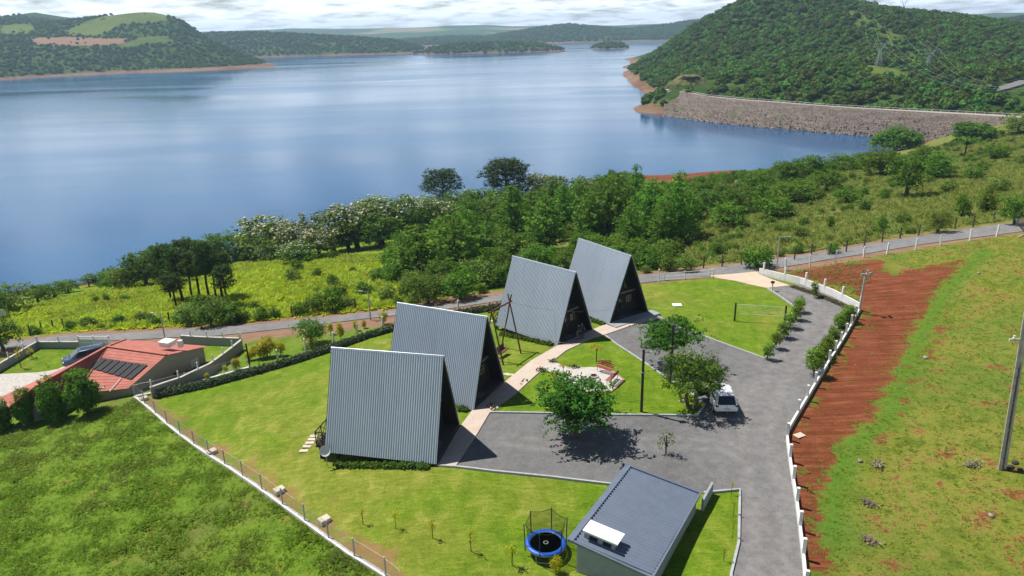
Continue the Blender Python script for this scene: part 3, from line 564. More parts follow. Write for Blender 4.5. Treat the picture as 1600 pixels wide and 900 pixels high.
crest = [tuple(gz(a, b, -11.5)[:2]) for a, b in ((1040, 141), (1058, 141.5), (1079, 146), (1113, 152), (1172, 157.5), (1236, 162), (1300, 167), (1380, 172), (1450, 176), (1520, 180), (1590, 184), (1680, 190))]
toe = [gw(a, b)[:2] for a, b in ((1036, 182), (1046, 182), (1070, 186), (1100, 190), (1172, 197.5), (1236, 203), (1300, 208.5), (1380, 215), (1450, 221), (1520, 228), (1590, 236), (1680, 246))]
_n = 150; cr, to = resample(crest, _n), resample(toe, _n); dn = cr-to; dn /= np.linalg.norm(dn, axis=1, keepdims=True); rows = []
dr = np.random.default_rng(5)
for k in range(-3, 15):
    t = k/14; xy = to+(cr-to)*t; zz = np.full(_n, WATER+10.5*t)+(dr.normal(0, 0.22, _n) if 0 <= k < 13 else 0); rows.append(np.c_[xy+(dr.normal(0, 0.25, (_n, 2)) if k < 13 else 0), zz])
rows.append(np.c_[cr+dn*9, np.full(_n, -11.5)]); rows.append(np.c_[cr+dn*34, np.full(_n, -25.)])
V = np.concatenate(rows); ii = np.arange(len(V)).reshape(len(rows), _n); Q = np.stack([ii[:-1, :-1], ii[:-1, 1:], ii[1:, 1:], ii[1:, :-1]], -1).reshape(-1, 4)
o = tag(link('rockfill_dam', np_mesh('rockfill_dam', V, Q, [M['rock']])), 'long brown rockfill dam holding back the far right end of the lake', 'dam')
DAM = o
m = MB(); q = np.c_[cr+dn*1.6]; q2 = cr+dn*8.2
dv = [(*a, -11.46) for a in q]+[(*a, -11.46) for a in q2]; m.add(dv, [(i, i+1, _n+i+1, _n+i) for i in range(_n-1)]); m.build('crest_road', plain('crest_road_grit', (0.36, 0.31, 0.27), 0.95), DAM)
m = MB()
for i in range(8, _n-1):
    a, b = cr[i]+dn[i]*8.6, cr[i+1]+dn[i+1]*8.6; m.beam((*a, -10.8), (*b, -10.8), 0.08, 0.18)
    if i % 2 == 0: m.box((*a, -11.15), (0.16, 0.16, 0.8))
m.build('guard_rail', plain('rail_steel', (.5, .52, .52), .6), DAM)
# side road below the dam on the right
_ra, _rb = np.array(pd(1538, 168, 372)[:2]), np.array(pd(1612, 134, 425)[:2]); SIDE = [tuple(_ra+(_rb-_ra)*t+np.array([5, -5])*math.sin(math.pi*t)) for t in np.linspace(0, 1, 7)]
o = strip(SIDE, 3.2, 3.2, 0.2, 0.9, HRz).build('side_road', plain('side_road_asphalt', (0.17, 0.165, 0.16), 0.9)); o['kind'] = 'structure'
# quarried mound at the far end of the dam crest
def mound():
    c = np.array(gz(1083, 140, -11.5)[:2]); V = []; n = 26; r = np.random.default_rng(9)
    for j, (rr, h) in enumerate(((1.0, -1), (0.82, 2.6), (0.6, 5.6), (0.36, 7.6), (0.12, 8.3))):
        for k in range(n):
            t = 2*math.pi*k/n; face = max(0, math.cos(t+math.pi/2+0.15)); q = rr*(1-0.45*face*(rr > 0.5)); V.append((c[0]+math.cos(t)*q*16+r.normal(0, .35), c[1]+10+math.sin(t)*q*22+r.normal(0, .35), -11.5+h+r.normal(0, .25)))
    F_ = [(j*n+k, j*n+(k+1) % n, (j+1)*n+(k+1) % n, (j+1)*n+k) for j in range(4) for k in range(n)]; m = MB(); m.add(V, F_+[tuple(range(4*n, 5*n))])
    n_ = N('mound_rock_and_grass'); p = n_.pos(); g = n_.n('NewGeometry'); sp = n_.n('SeparateXYZ'); n_.put(sp.inputs[0], g.outputs['Normal'])
    c_ = n_.mix(n_.ramp(sp.outputs['Z'], (0.45, 0.0), (0.62, 1.0)), n_.ramp(n_.noise(p, 0.6, 4, .7), (.35, (.03, .022, .018)), (.65, (.10, .075, .06))), n_.ramp(n_.noise(p, 0.4, 4, .7), (.35, (.06, .085, .02)), (.65, (.17, .16, .06))))
    o = m.build('quarried_mound', n_.bsdf(c_, 1.0, 0, .05)); o['kind'] = 'structure'
mound()
# ------------------------------------------------------------------ materials of the built things
def sheet_metal():
    n = N('roof_sheet_metal'); p = n.obj(); f = n.noise(p, 0.8, 5, 0.6, 0, (1, 1, 0.3)); g = n.noise(p, 7, 4, 0.65)
    c = n.mix(f, (0.40, 0.455, 0.53, 1), (0.49, 0.545, 0.615, 1)); sx = n.n('SeparateXYZ'); n.put(sx.inputs[0], p); wn_ = n.n('TexWhiteNoise', noise_dimensions='1D'); n.put(wn_.inputs['W'], n.math('FLOOR', n.math('DIVIDE', sx.outputs['X'], 0.99)))
    c = n.mix(n.math('MULTIPLY', wn_.outputs['Value'], 0.45), c, (0.34, 0.385, 0.45, 1)); c = n.mix(n.ramp(n.noise(p, 2.2, 5, 0.7, 0, (1.6, 0.25, 0.25)), (0.55, 0.0), (0.72, 0.35)), c, (0.27, 0.29, 0.31, 1)); c = n.mix(n.ramp(g, (0.55, 0), (0.75, 0.3)), c, (0.33, 0.36, 0.40, 1))
    return n.bsdf(c, n.ramp(g, (0.3, 0.38), (0.7, 0.52)), 0.35, 0.5)
M['metal'] = sheet_metal(); M['metal_dark'] = plain('slate_roof_paint', (0.155, 0.19, 0.255), 0.42, 0.25, 0.5, 0.08, 1.5); M['flash'] = plain('folded_metal_flashing', (0.40, 0.46, 0.52), 0.4, 0.5, 0.5, 0.06)
M['black'] = plain('black_stained_wood', (0.022, 0.020, 0.019), 0.7, var=0.3, scale=6); M['dark'] = plain('dark_timber', (0.035, 0.026, 0.022), 0.75, var=0.3); M['steel'] = plain('black_steel', (0.02, 0.021, 0.024), 0.45, 0.3, 0.5)
M['wood'] = plain('brown_pole_timber', (0.125, 0.055, 0.035), 0.8, var=0.3, scale=5); M['pale_wood'] = plain('pale_edge_timber', (0.30, 0.24, 0.18), 0.75); M['red_wood'] = plain('red_painted_slats', (0.30, 0.055, 0.045), 0.6)
M['curtain'] = plain('white_curtain', (0.55, 0.56, 0.57), 0.9); M['tile'] = plain('terracotta_sheet', (0.40, 0.135, 0.10), 0.8, var=0.16, scale=1.2); M['render'] = plain('beige_render', (0.36, 0.305, 0.265), 0.9, var=0.08); M['wallp'] = plain('grey_pink_wall', (0.31, 0.265, 0.245), 0.9, var=0.12); M['wallg'] = plain('grey_block_wall', (0.28, 0.30, 0.31), 0.9, var=0.1)
M['post'] = plain('grey_brown_post', (0.085, 0.07, 0.058), 0.9, var=0.3); M['cream'] = plain('cream_concrete', (0.55, 0.47, 0.37), 0.9, var=0.15, bump=0.2); M['rust'] = plain('weathered_pole', (0.045, 0.035, 0.03), 0.85, var=0.3); M['galv'] = plain('galvanised_steel', (0.42, 0.43, 0.44), 0.45, 0.6, 0.5); M['blue'] = plain('blue_vinyl_pad', (0.012, 0.105, 0.52), 0.45, 0, 0.5, 0.08); M['mat'] = plain('jump_mat', (0.018, 0.019, 0.022), 0.7)
M['solar'] = plain('black_collector', (0.013, 0.014, 0.019), 0.6, 0, 0.15, 0.2); M['rubber'] = plain('tyre_rubber', (0.015, 0.015, 0.016), 0.8); M['carw'] = plain('white_car_paint', (0.74, 0.755, 0.78), 0.18, 0, 0.6, 0.02); M['carb'] = plain('blue_grey_car_paint', (0.055, 0.085, 0.135), 0.22, 0.4, 0.6, 0.03)
M['lens'] = plain('smoked_tail_lens', (0.05, 0.012, 0.018), 0.15, 0, 0.6); M['skin'] = plain('skin', (0.42, 0.24, 0.17), 0.6); M['plate'] = plain('plate_grey', (0.45, 0.47, 0.5), 0.4)
def glass_mat():
    n = N('dark_glass'); return n.bsdf((0.012, 0.015, 0.02), 0.06, 0.0, 0.7)
M['glass'] = glass_mat()
def net_mat():
    n = N('knotted_net'); d = n.n('BsdfDiffuse'); d.inputs[0].default_value = (0.02, 0.022, 0.02, 1); t = n.n('BsdfTransparent'); mx = n.n('MixShader'); mx.inputs[0].default_value = 0.34
    n.t.links.new(t.outputs[0], mx.inputs[1]); n.t.links.new(d.outputs[0], mx.inputs[2]); n.t.links.new(mx.outputs[0], n.out.inputs[0]); return n.m
M['net'] = net_mat()
def project(p):
    q = np.array(p, float)-[0, 0, CAM_H]; zc = q@CF; return 800+CAM_F*(q@CR)/zc, 450-CAM_F*(q@CU)/zc, zc
def tall(b, py):
    """height of something standing at b whose top is seen at row py"""
    lo, hi = 0.0, 40.0
    for _ in range(40):
        m = (lo+hi)/2
        if project((b[0], b[1], b[2]+m))[1] > py: lo = m
        else: hi = m
    return lo

# ------------------------------------------------------------------ A-frame cabins
CW, CL, CH = 5.25, 7.95, 6.62
def corrugated(L, p0, p1, nrm, pitch=0.165, depth=0.075):
    """ribbed sheet: ribs run from p0-line to p1-line, the line runs along -X for L metres"""
    xs = []; k = 0
    while k*pitch < L-1e-6:
        for a, h in ((0, 0), (0.14, 0), (0.28, 1), (0.80, 1), (0.94, 0)):
            if (k+a)*pitch <= L: xs.append(((k+a)*pitch, h*depth))
        k += 1
    xs.append((L, 0)); V = []; n = np.array(nrm)
    for xx, h in xs:
        for p in (p0, p1): V.append(np.array([-xx, p[1], p[2]])+n*h)
    V = np.array(V); m = len(xs); Q = np.array([(2*i, 2*i+1, 2*i+3, 2*i+2) for i in range(m-1)]); return V, Q
def cabin_master():
    r = empty('a_frame_cabin'); a = math.atan2(CH, CW/2); hw = CW/2
    for s in (-1, 1):
        nrm = np.array([0, s*math.sin(a), math.cos(a)]); top = np.array([0, s*0.03, CH-0.05]); bot = np.array([0, s*hw, 0.04])
        V, Q = corrugated(CL, top, bot, nrm); V[:, 1:] += 0; Q = Q if s < 0 else Q[:, ::-1]; link('roof_sheet', np_mesh('roof_sheet', V+nrm*0.02, Q, [M['metal']]), r)
        A, B = top-nrm*0.02, bot-nrm*0.02
        MB().plate([(0, *A[1:]), (0, *B[1:]), (-CL, *B[1:]), (-CL, *A[1:])][::(1 if s > 0 else -1)], 0.14).build('roof_lining', M['black'], r)
        for x in (0.0, -CL): MB().beam((x+(0.015 if x == 0 else -0.015), *(A-nrm*0.05)[1:]), (x+(0.015 if x == 0 else -0.015), *(B-nrm*0.05)[1:]), 0.03, 0.2).build('barge_board', M['black'], r)
        MB().beam((0.02, *(top+nrm*0.055)[1:]), (0.02, *(bot+nrm*0.055)[1:]), 0.05, 0.06).build('edge_trim', M['flash'], r)
    cap = MB()
    for s in (-1, 1):
        d = np.array([0, s*math.cos(a), -math.sin(a)]); nr = np.array([0, s*math.sin(a), math.cos(a)]); t = np.array([0, 0, CH+0.06]); b = t+d*0.34+nr*0.03
        cap.plate([(0.06, *t[1:]), (0.06, *b[1:]), (-CL-0.06, *b[1:]), (-CL-0.06, *t[1:])][::(1 if s > 0 else -1)], 0.02)
    cap.build('ridge_cap', M['flash'], r)
    hz = lambda z: (hw-0.2)*(1-z/CH)
    for x, nm in ((-1.0, 'front_wall'), (-CL+0.6, 'rear_wall')):
        MB().add([(x+e, y, z) for e in (0, -0.1) for y, z in ((-hz(0.1), 0.1), (hz(0.1), 0.1), (0, CH-0.5))], [(0, 1, 2), (5, 4, 3), (0, 3, 4, 1), (1, 4, 5, 2), (2, 5, 3, 0)]).build(nm, M['black'], r)
    MB().box((-CL/2+0.0, 0, 0.02), (CL+0.05, CW-0.35, 0.22)).build('floor_slab', plain('cabin_floor', (0.10, 0.085, 0.075), 0.8), r)
    MB().box((-0.86, 0.0, 2.62), (0.26, 2*hz(2.6)-0.1, 0.1)).build('loft_beam', M['pale_wood'], r)
    d = MB().box((-0.975, -0.42, 1.16), (0.05, 0.86, 2.05)).build('door', M['dark'], r); MB().box((-0.945, -0.42, 1.5), (0.02, 0.42, 1.0)).build('pane', M['glass'], d); MB().box((-0.93, -0.12, 1.1), (0.06, 0.03, 0.18)).build('handle', M['galv'], d)
    w = MB().box((-0.99, 0.75, 1.75), (0.03, 0.56, 0.62)).build('window', M['glass'], r); f = MB()
    for yy in (0.45, 0.75, 1.05): f.box((-0.965, yy, 1.75), (0.04, 0.05, 0.7))
    for zz in (1.42, 1.75, 2.08): f.box((-0.96, 0.75, zz), (0.04, 0.65, 0.05))
    f.build('frame', M['pale_wood'], w)
    for s, mt in ((-1, 'curtain'), (1, 'glass')):
        y0, y1 = 0.12*s, 1.02*s; w = MB().plate([(-0.98, y0, 3.0), (-0.98, y1, 3.0), (-0.98, s*min(abs(y1), hz(3.9)-0.1), 3.75), (-0.98, y0, 4.7)][::(1 if s > 0 else -1)], 0.02).build('window', M[mt], r)
        MB().beam((-0.97, y0, 3.0), (-0.97, y1, 3.0), 0.05, 0.06).beam((-0.97, y0, 3.0), (-0.97, y0, 4.7), 0.05, 0.06).build('frame', M['dark'], w)
    MB().box((-0.2, 0.0, CH-0.62), (0.16, 0.22, 0.14)).build('floodlight', M['steel'], r)
    for sy in (-1.9, 1.9):
        for sx in (-CL+0.5, -CL+3.0, -CL-.7): MB().box((sx, sy*0.96, -0.85), (0.22, 0.22, 1.9)).build('pier', M['black'], r)
    dk = MB().box((-CL-0.15, -.3, 0.05), (1.6, 3.6, 0.14)).build('deck', M['dark'], r); rl = MB(); P = [(-CL+0.1, -2.05), (-CL-.9, -2.05), (-CL-.9, 1.45), (-CL+0.1, 1.45)]
    for (xa, ya), (xb, yb) in zip(P[:-1], P[1:]):
        n = max(2, int(math.hypot(xb-xa, yb-ya)/0.85))
        for h in (0.25, 1.15): rl.beam((xa, ya, h), (xb, yb, h), 0.06)
        for i in range(n):
            t0, t1 = i/n, (i+1)/n; p = lambda t, h: (xa+(xb-xa)*t, ya+(yb-ya)*t, h); rl.beam(p(t0, .2), p(t0, 1.15), 0.05); rl.beam(p(t0, .28), p(t1, 1.1), 0.035); rl.beam(p(t0, 1.1), p(t1, .28), 0.035)
    rl.build('railing', M['steel'], r)
    return r
CAB = [(-4.67, 44.35, -0.23, 0.02), (-1.95, 51.34, -0.45, -0.04), (5.88, 64.17, -0.77, -0.95), (11.63, 68.29, -0.98, -0.77)]
CABL = ['A-frame cabin with ribbed grey metal roof, nearest the camera, satellite dish at its corner', 'A-frame cabin with ribbed metal roof, second from the camera, behind the nearest cabin',
        'A-frame cabin with pale metal roof behind the timber swing, two people at its porch', 'A-frame cabin with pale metal roof, farthest of the row, next to the volleyball lawn']
c0 = cabin_master(); MATS = []
for i, (x, y, a, z) in enumerate(CAB):
    c = c0 if i == 0 else copy_tree(c0); c.location = (x, y, z); c.rotation_euler = (0, 0, a); tag(c, CABL[i], 'cabin', 'A-frame cabins in a row')
def cab(i, lx, ly, lz=0.0):
    x, y, a, z = CAB[i]; return (x+lx*math.cos(a)-ly*math.sin(a), y+lx*math.sin(a)+ly*math.cos(a), z+lz)
for i in range(4):
    nm = ['nearest', 'second', 'third', 'farthest'][i]
    tag(MB().box((0, 0, 0.02), (0.55, 0.9, 0.03)).build('doormat', plain('doormat_fibre', (0.16, 0.15, 0.14), 0.95), None, loc=cab(i, -0.62, -0.42, 0.135)), f'grey doormat at the door of the {nm} A-frame cabin', 'doormat', 'doormats').rotation_euler = (0, 0, CAB[i][2])
# porch slab of the last cabin
x, y, a, z = CAB[3]; o = MB().box((0.55, 0.2, 0.06), (1.25, 6.0, 0.3)).build('porch_slab', M['wallg'], None, loc=(x, y, z)); o.rotation_euler = (0, 0, a); o['kind'] = 'structure'
# satellite dishes
def dish(loc, rz, label):
    r = empty('satellite_dish', loc, rz, label, 'satellite dish', 'satellite dishes'); m = MB(); prof = [(0.02+0.36*k/5, 0.11*(k/5)**2) for k in range(6)]
    V = []; n = 18
    for rr, h in prof:
        for k in range(n): t = 2*math.pi*k/n; V.append((h*0.9-0.1+rr*math.sin(t)*-0.35, rr*math.cos(t), 0.9+rr*math.sin(t)*0.94+h*0.35))
    m.add(V, [(j*n+k, j*n+(k+1) % n, (j+1)*n+(k+1) % n, (j+1)*n+k) for j in range(5) for k in range(n)]+[tuple(range(n))]); m.build('reflector', M['curtain'], r, True)
    MB().tube((-0.12, 0, -0.3), (-0.12, 0, 0.9), 0.03).build('mast', M['galv'], r); MB().tube((-0.1, 0, 0.6), (0.32, 0, 0.95), 0.012).tube((0.3, 0, 0.93), (0.36, 0, 0.97), 0.035).build('feed_arm', M['galv'], r)
dish(cab(0, -CL+0.25, -CW/2-0.42, -0.55), CAB[0][2]-math.pi/2+0.2, 'white satellite dish at the near left corner of the front cabin'); dish(cab(0, -CL-0.25, 0.9, 0.9), CAB[0][2]+2.6, 'satellite dish half hidden behind the rear edge of the front cabin')

# ------------------------------------------------------------------ timber swing
A, B, D = at(783, 544), at(814.5, 553), at(787, 571); Cc = D+(A-B); mid1, mid2 = (A+B)/2, (Cc+D)/2; h = tall((*mid1[:2], mid1[2]), 473)
r = empty('timber_swing', G(*((mid1+mid2)/2)[:2]), 0, 'tall timber swing of crossed poles with hanging bench, beside the second cabin', 'swing'); o0 = np.array(r.location)
for f1, f2, md in ((A, B, mid1), (Cc, D, mid2)):
    for f, oth in ((f1, f2), (f2, f1)):
        b = np.array([f[0], f[1], float(Z(*f[:2]))-0.1]); top = np.array([*md[:2], md[2]+h]); e = b+(top-b)*1.17; MB().tube(b-o0, e-o0, 0.075, 0.06).build('leg', M['wood'], r)
t1, t2 = np.array([*mid1[:2], mid1[2]+h+0.08]), np.array([*mid2[:2], mid2[2]+h+0.08]); dd = (t2-t1)/np.linalg.norm(t2-t1); MB().tube(t1-dd*0.35-o0, t2+dd*0.5-o0, 0.08).build('cross_beam', M['wood'], r)
sc_ = (t1+t2)/2; sz = Z(*sc_[:2])+0.55; nn = np.array([-dd[1], dd[0], 0]); rz = math.atan2(dd[1], dd[0]); sv = np.array([sc_[0], sc_[1], sz])-o0
st = MB().box(sv, (1.5, 0.55, 0.09), rz).build('seat', M['wood'], r); MB().box(sv-nn*0.27+np.array([0, 0, 0.28]), (1.5, 0.06, 0.42), rz).build('backrest', M['wood'], st)
m = MB()
for s in (-0.7, 0.7): m.tube(sv+dd*s, np.array([*(sc_+dd*s)[:2], t1[2]])-o0, 0.012, n=5)
m.build('rope', M['galv'], r)
# stepping stones
for lab, L_ in (('pale stepping stone on the lawn beside the front cabin deck', [(491, 683), (488, 688), (484, 693.5), (480, 699), (475, 706)]), ('pale stepping stone on the lawn behind the timber swing', [(766, 503), (773, 502.5)]), ('pale stepping stone at the path edge by the second cabin', [(789, 586), (797, 587)])):
    for q in L_:
        b = at(*q); o = tag(MB().box((0, 0, 0.05), (0.62, 0.34, 0.09)).build('stepping_stone', M['cream'], None, loc=G(b[0], b[1], 0.02), bevel=0.015), lab+', '+('nearest to the cabin', 'second from the cabin', 'third from the cabin', 'fourth from the cabin', 'nearest to the camera')[L_.index(q)] if len(L_) > 2 else lab+(', left one', ', right one')[L_.index(q)], 'stepping stone', 'stepping stones in the lawn'); o.rotation_euler = (0, 0, rnd.uniform(-0.1, 0.15)+(0.3 if 'swing' in lab else 0))

# ------------------------------------------------------------------ fire pit corner
b = at(928, 595); r = empty('fire_pit', G(b[0], b[1], 0.16), 0, 'round grey fire pit ring in the middle of the stone patio', 'fire pit'); MB().lathe([(0.28, 0.02), (0.28, 0.34), (0.40, 0.34), (0.43, 0.0)], n=20, cap=False).build('ring', M['concrete'], r); MB().lathe([(0.02, 0.03), (0.29, 0.03)], n=16).build('ash_bed', M['rubber'], r)
pit = b
def bench(p0, p1, label):
    c = (p0+p1)/2; d = p1-p0; rz = math.atan2(d[1], d[0]); r = empty('garden_bench', G(c[0], c[1], 0.16), rz, label, 'bench', 'red slatted benches'); w = 1.5; side = -1 if (np.cross((*d[:2], 0), (*(pit-c)[:2], 0))[2] < 0) else 1
    for k in range(3): MB().box((0, side*(-0.02+0.14*k), 0.43), (w, 0.1, 0.03)).build('slat', M['red_wood'], r)
    for k in range(3): MB().box((0, side*(-0.14-0.035*k), 0.56+0.14*k), (w, 0.03, 0.1)).build('slat', M['red_wood'], r)
    for s in (-0.6, 0.6): MB().beam((s, side*0.24, 0), (s, side*0.22, 0.42), 0.05).beam((s, side*-0.08, 0), (s, side*-0.24, 0.9), 0.05).beam((s, side*0.24, 0.4), (s, side*-0.1, 0.4), 0.05).build('leg_frame', M['white'], r)
bench(at(934, 581), at(957, 588), 'red slatted bench at the far side of the stone patio, behind the fire pit'); bench(at(951, 606), at(964, 594), 'red slatted bench on the right edge of the stone patio, seen from its back')
def stones(px_, py_, label, n=5, s=0.16, green=True, cat='rock bed'):
    b = at(px_, py_); r = empty('rock_bed', G(b[0], b[1], 0.12), 0, label, cat, 'small rock beds by the path'); g = random.Random(int(px_*7))
    for k in range(n):
        o = MB().lathe([(s*.7, 0), (s, s*.45), (s*.75, s*.95), (s*.2, s*1.15)], n=7).build('stone', M['concrete'], r, loc=(g.uniform(-.32, .32), g.uniform(-.22, .22), -0.02)); o.scale = (g.uniform(.6, 1.2), g.uniform(.6, 1.1), g.uniform(.6, 1.1)); o.rotation_euler = (0, 0, g.uniform(0, 6))
    if green:
        C = RNG.normal(size=(60, 3))*[.22, .16, .05]+[0, 0, .16]; V, F_, T = leaves(C, RNG.normal(size=(60, 3))+[0, 0, .4], np.full(60, .2), RNG.random(60)); link('plant', leaf_mesh('plant', [(V, F_, T, 0)], [FOL['bed']]), r)
FOL = {'bed': foliage('bed_plant_leaf', (0.09, 0.04, 0.03), (0.16, 0.14, 0.05))}
for q, lab in (((864, 568), 'reddish plant and stones where the patio path leaves the main path, far side'), ((846, 581), 'dark stones and plant where the patio path leaves the main path, near side'), ((898, 577), 'reddish plant among stones on the far edge of the patio'), ((881, 590), 'stones with low plants on the near left edge of the patio'), ((771, 639), 'stones and low plants at the path corner by the gravel'), ((1069, 628), 'pinkish plant among dark stones behind the thick tree trunk near the car')): stones(*q, lab)
for si, q in enumerate(((885, 598), (893, 597), (915, 601), (922, 603), (935, 600))):
    b = at(*q); tag(MB().lathe([(.14, 0), (.19, .1), (.17, .26), (.08, .3)], n=9).build('white_boulder', M['concrete'], None, True, loc=G(b[0], b[1], .15)), f'pale round stone seat on the near side of the fire pit, {ORD[si]} from the left', 'stone seat', 'stone seats by the fire pit')

# ------------------------------------------------------------------ lamp posts
def lamp_pole(px_, py_, top, label, r0=0.11):
    b = at(px_, py_); h = tall(b, top); r = empty('lamp_post', G(b[0], b[1]), 0, label, 'lamp post'); MB().tube((0, 0, -0.2), (0, 0, h-0.3), r0, r0*0.85, 10).build('pole', M['rust'], r)
    MB().plate([(-.22, -.16, h), (.22, -.16, h), (.22, .2, h-.12), (-.22, .2, h-.12)], 0.03).build('solar_panel', M['solar'], r); MB().tube((0, 0, h-.3), (0, 0, h-.05), .05).build('bracket', M['galv'], r)
    MB().beam((0.08, 0, h-.5), (.42, -.1, h-.42), .05).box((.42, -.1, h-.44), (.3, .18, .07), -.2).build('lamp_head', M['galv'], r); MB().box((0, 0, h*0.62), (.25, .25, .06)).build('band', M['galv'], r)
lamp_pole(1002, 645, 541, 'dark wooden lamp post with solar panel on the court lawn edge'); lamp_pole(1047, 600, 503, 'dark wooden lamp post with solar lamp between the two court trees')
def street_light(px_, py_, top, label, arm=(0.9, -0.4)):
    b = at(px_, py_); h = tall(b, top); r = empty('street_light', G(b[0], b[1]), 0, label, 'street light', 'street lights along the lane'); MB().tube((0, 0, -.2), (0, 0, h), .085, .06, 8).build('pole', M['concrete'], r); MB().tube((0, 0, h-.15), (arm[0], arm[1], h+.05), .03).build('arm', M['galv'], r); MB().box((arm[0], arm[1], h+.03), (.5, .2, .1), -.4).build('lamp_head', M['galv'], r)
street_light(1213, 423, 369, 'grey street light beside the lane near the concrete apron'); street_light(579, 500, 455, 'grey street light beside the lane behind the second cabin', (-.8, 0)); street_light(258, 530, 488, 'grey street light beside the lane above the red roofed house', (-.8, -.2))
b = at(1342, 489); h = tall(b, 428); r = empty('camera_mast', G(b[0], b[1]), 0, 'concrete mast with floodlights at the corner of the white wall', 'lamp post'); MB().tube((0, 0, -.3), (.1, 0, h), .11, .085, 10).build('pole', M['concrete'], r)
for k, (dx, dy) in enumerate(((-.3, -.1), (.35, -.15), (.3, .25))): MB().box((.1+dx, dy, h-.05+.1*k), (.34, .16, .26), .5*k).beam((.1, 0, h-.1), (.1+dx, dy, h-.05+.1*k), .04).build('floodlight', M['galv'], r)
b = at(1206, 456); r = empty('marker_post', G(b[0], b[1]), 0, 'short white post with dark lamp at the start of the gravel drive', 'post'); MB().box((0, 0, .45), (.14, .14, 1.1)).build('post', M['white'], r); MB().box((0, 0, 1.12), (.34, .26, .2), .4).build('lamp', M['steel'], r)

# ------------------------------------------------------------------ volleyball net
P0, P1 = at(1147.5, 502), at(1225.5, 507)
h = tall(P0, 473.5); base = np.array(G(*P0[:2])); r = empty('volleyball_net', base, 0, 'volleyball net between two dark posts on the lawn', 'sports net'); e = np.array(G(*P1[:2]))-base
MB().box((0, 0, h/2-.1), (.13, .13, h+.2)).build('post', M['dark'], r); MB().box((e[0], e[1], e[2]+h/2-.1), (.13, .13, h+.2)).build('post', M['dark'], r); m = MB()
for t in (0.0, 1.0): m.tube((0, 0, h-.12-.95*t), (e[0], e[1], e[2]+h-.12-.95*t), .014, n=5)
m.build('tape', M['white'], r); m = MB()
for k in range(1, 6): m.tube((0, 0, h-.12-.155*k), (e[0], e[1], e[2]+h-.12-.155*k), .003, n=3)
for k in range(1, 34): q = e*k/34; m.tube((q[0], q[1], q[2]+h-.12), (q[0], q[1], q[2]+h-1.07), .003, n=3)
m.build('net', M['curtain'], r)
for q, s in (((1058, 477.5), (0.95, .75)), ): b = at(*q); tag(MB().box((0, 0, .05), (*s, .12)).build('inspection_cover', M['white'], None, loc=G(b[0], b[1], .02), bevel=.02), 'white concrete inspection cover on the volleyball lawn', 'cover')

# ------------------------------------------------------------------ white wall along the drive
WPAINT = M['white']; r = empty('boundary_wall', G(*WALL_B[0]), 0, 'low white wall with square posts along the gravel drive', 'wall'); o0 = np.array(r.location)
def shift(m): m.v = [(a-o0[0], b-o0[1], c-o0[2]) for a, b, c in m.v]; return m
for ln, h0, h1, sp, ph in ((WALL_A, -1.1, .42, 2.55, .95), (WALL_B, -1.1, .42, 2.55, .95), (WALL_C, -.6, .8, 2.95, .85)):
    shift(strip(ln, .07, .07, h0, h1)).build('wall_panel', WPAINT, r)
    for x, y, a in along(ln, sp)[(0 if ln is not WALL_B else 1):]: shift(MB().box((x, y, float(Z(x, y))+(h1+ph-.2-1)/2+.1), (.18, .18, h1+ph+.9), a)).build('post', WPAINT, r)
# ------------------------------------------------------------------ chain link fence on the left
def wire_fence(name, ln, sp, ph, label, base=True, matp='concrete', mesh=True, wires=0, pw=.075, group=None):
    r = empty(name, G(*ln[0]), 0, label, 'fence', group); o0 = np.array(r.location)
    def sh(m): m.v = [(a-o0[0], b-o0[1], c-o0[2]) for a, b, c in m.v]; return m
    if base: sh(strip(ln, .13, .13, -.6, .16)).build('base_beam', plain('limewashed_beam', (.6, .58, .55), .9, var=.2), r)
    for x, y, a in along(ln, sp): sh(MB().box((x, y, float(Z(x, y))+ph/2-.15), (pw, pw, ph+.3), a)).build('post', M[matp], r)
    P = resample(ln, max(4, int(sum(math.dist(a, b) for a, b in zip(ln[:-1], ln[1:]))/.22))); zz = Z(P[:, 0], P[:, 1]); m = MB(); n = len(P)
    if mesh:
        s = int(ph*.85/.22); s = max(s, 3)
        for i in range(n):
            for sg in (1, -1):
                j = i+sg*s
                if 0 <= j < n: m.tube((*P[i], zz[i]+.16), (*P[j], zz[j]+ph*.95), .0045, n=3, cap=False)
    for k in range(max(wires, 1)):
        h = ph*(.95-.28*k)
        for i in range(0, n-4, 4): m.tube((*P[i], zz[i]+h), (*P[i+4], zz[i+4]+h), .007, n=3, cap=False)
    sh(m).build('wire_mesh' if mesh else 'wires', M['galv'], r)
wire_fence('chain_link_fence', FENCE, 2.75, 1.35, 'chain link fence on a concrete base between the lawn and the rough field', True, 'concrete')
FB = poly_px([(211, 621), (246, 614), (330, 592), (390, 575)])
wire_fence('chain_link_fence', FB, 4.4, 1.3, 'chain link fence running behind the dark hedge towards the lane', True, 'concrete')
for k, q in enumerate(((222, 627), (328, 711), (433, 772), (503, 819))):
    b = at(*q); o = tag(MB().box((0, 0, .12), (.68, .56, .36)).build('concrete_box', M['cream'], None, loc=G(b[0]+.15, b[1]+.1, .05), bevel=.03), ['pale concrete box inside the fence corner beside the hedge', 'pale flat concrete box by the fence, second from the hedge end', 'pale concrete box by the fence left of the front cabin lawn', 'pale concrete box by the fence, nearest to the camera'][k], 'concrete box', 'concrete boxes along the fence'); o.rotation_euler = (0, 0, .75)
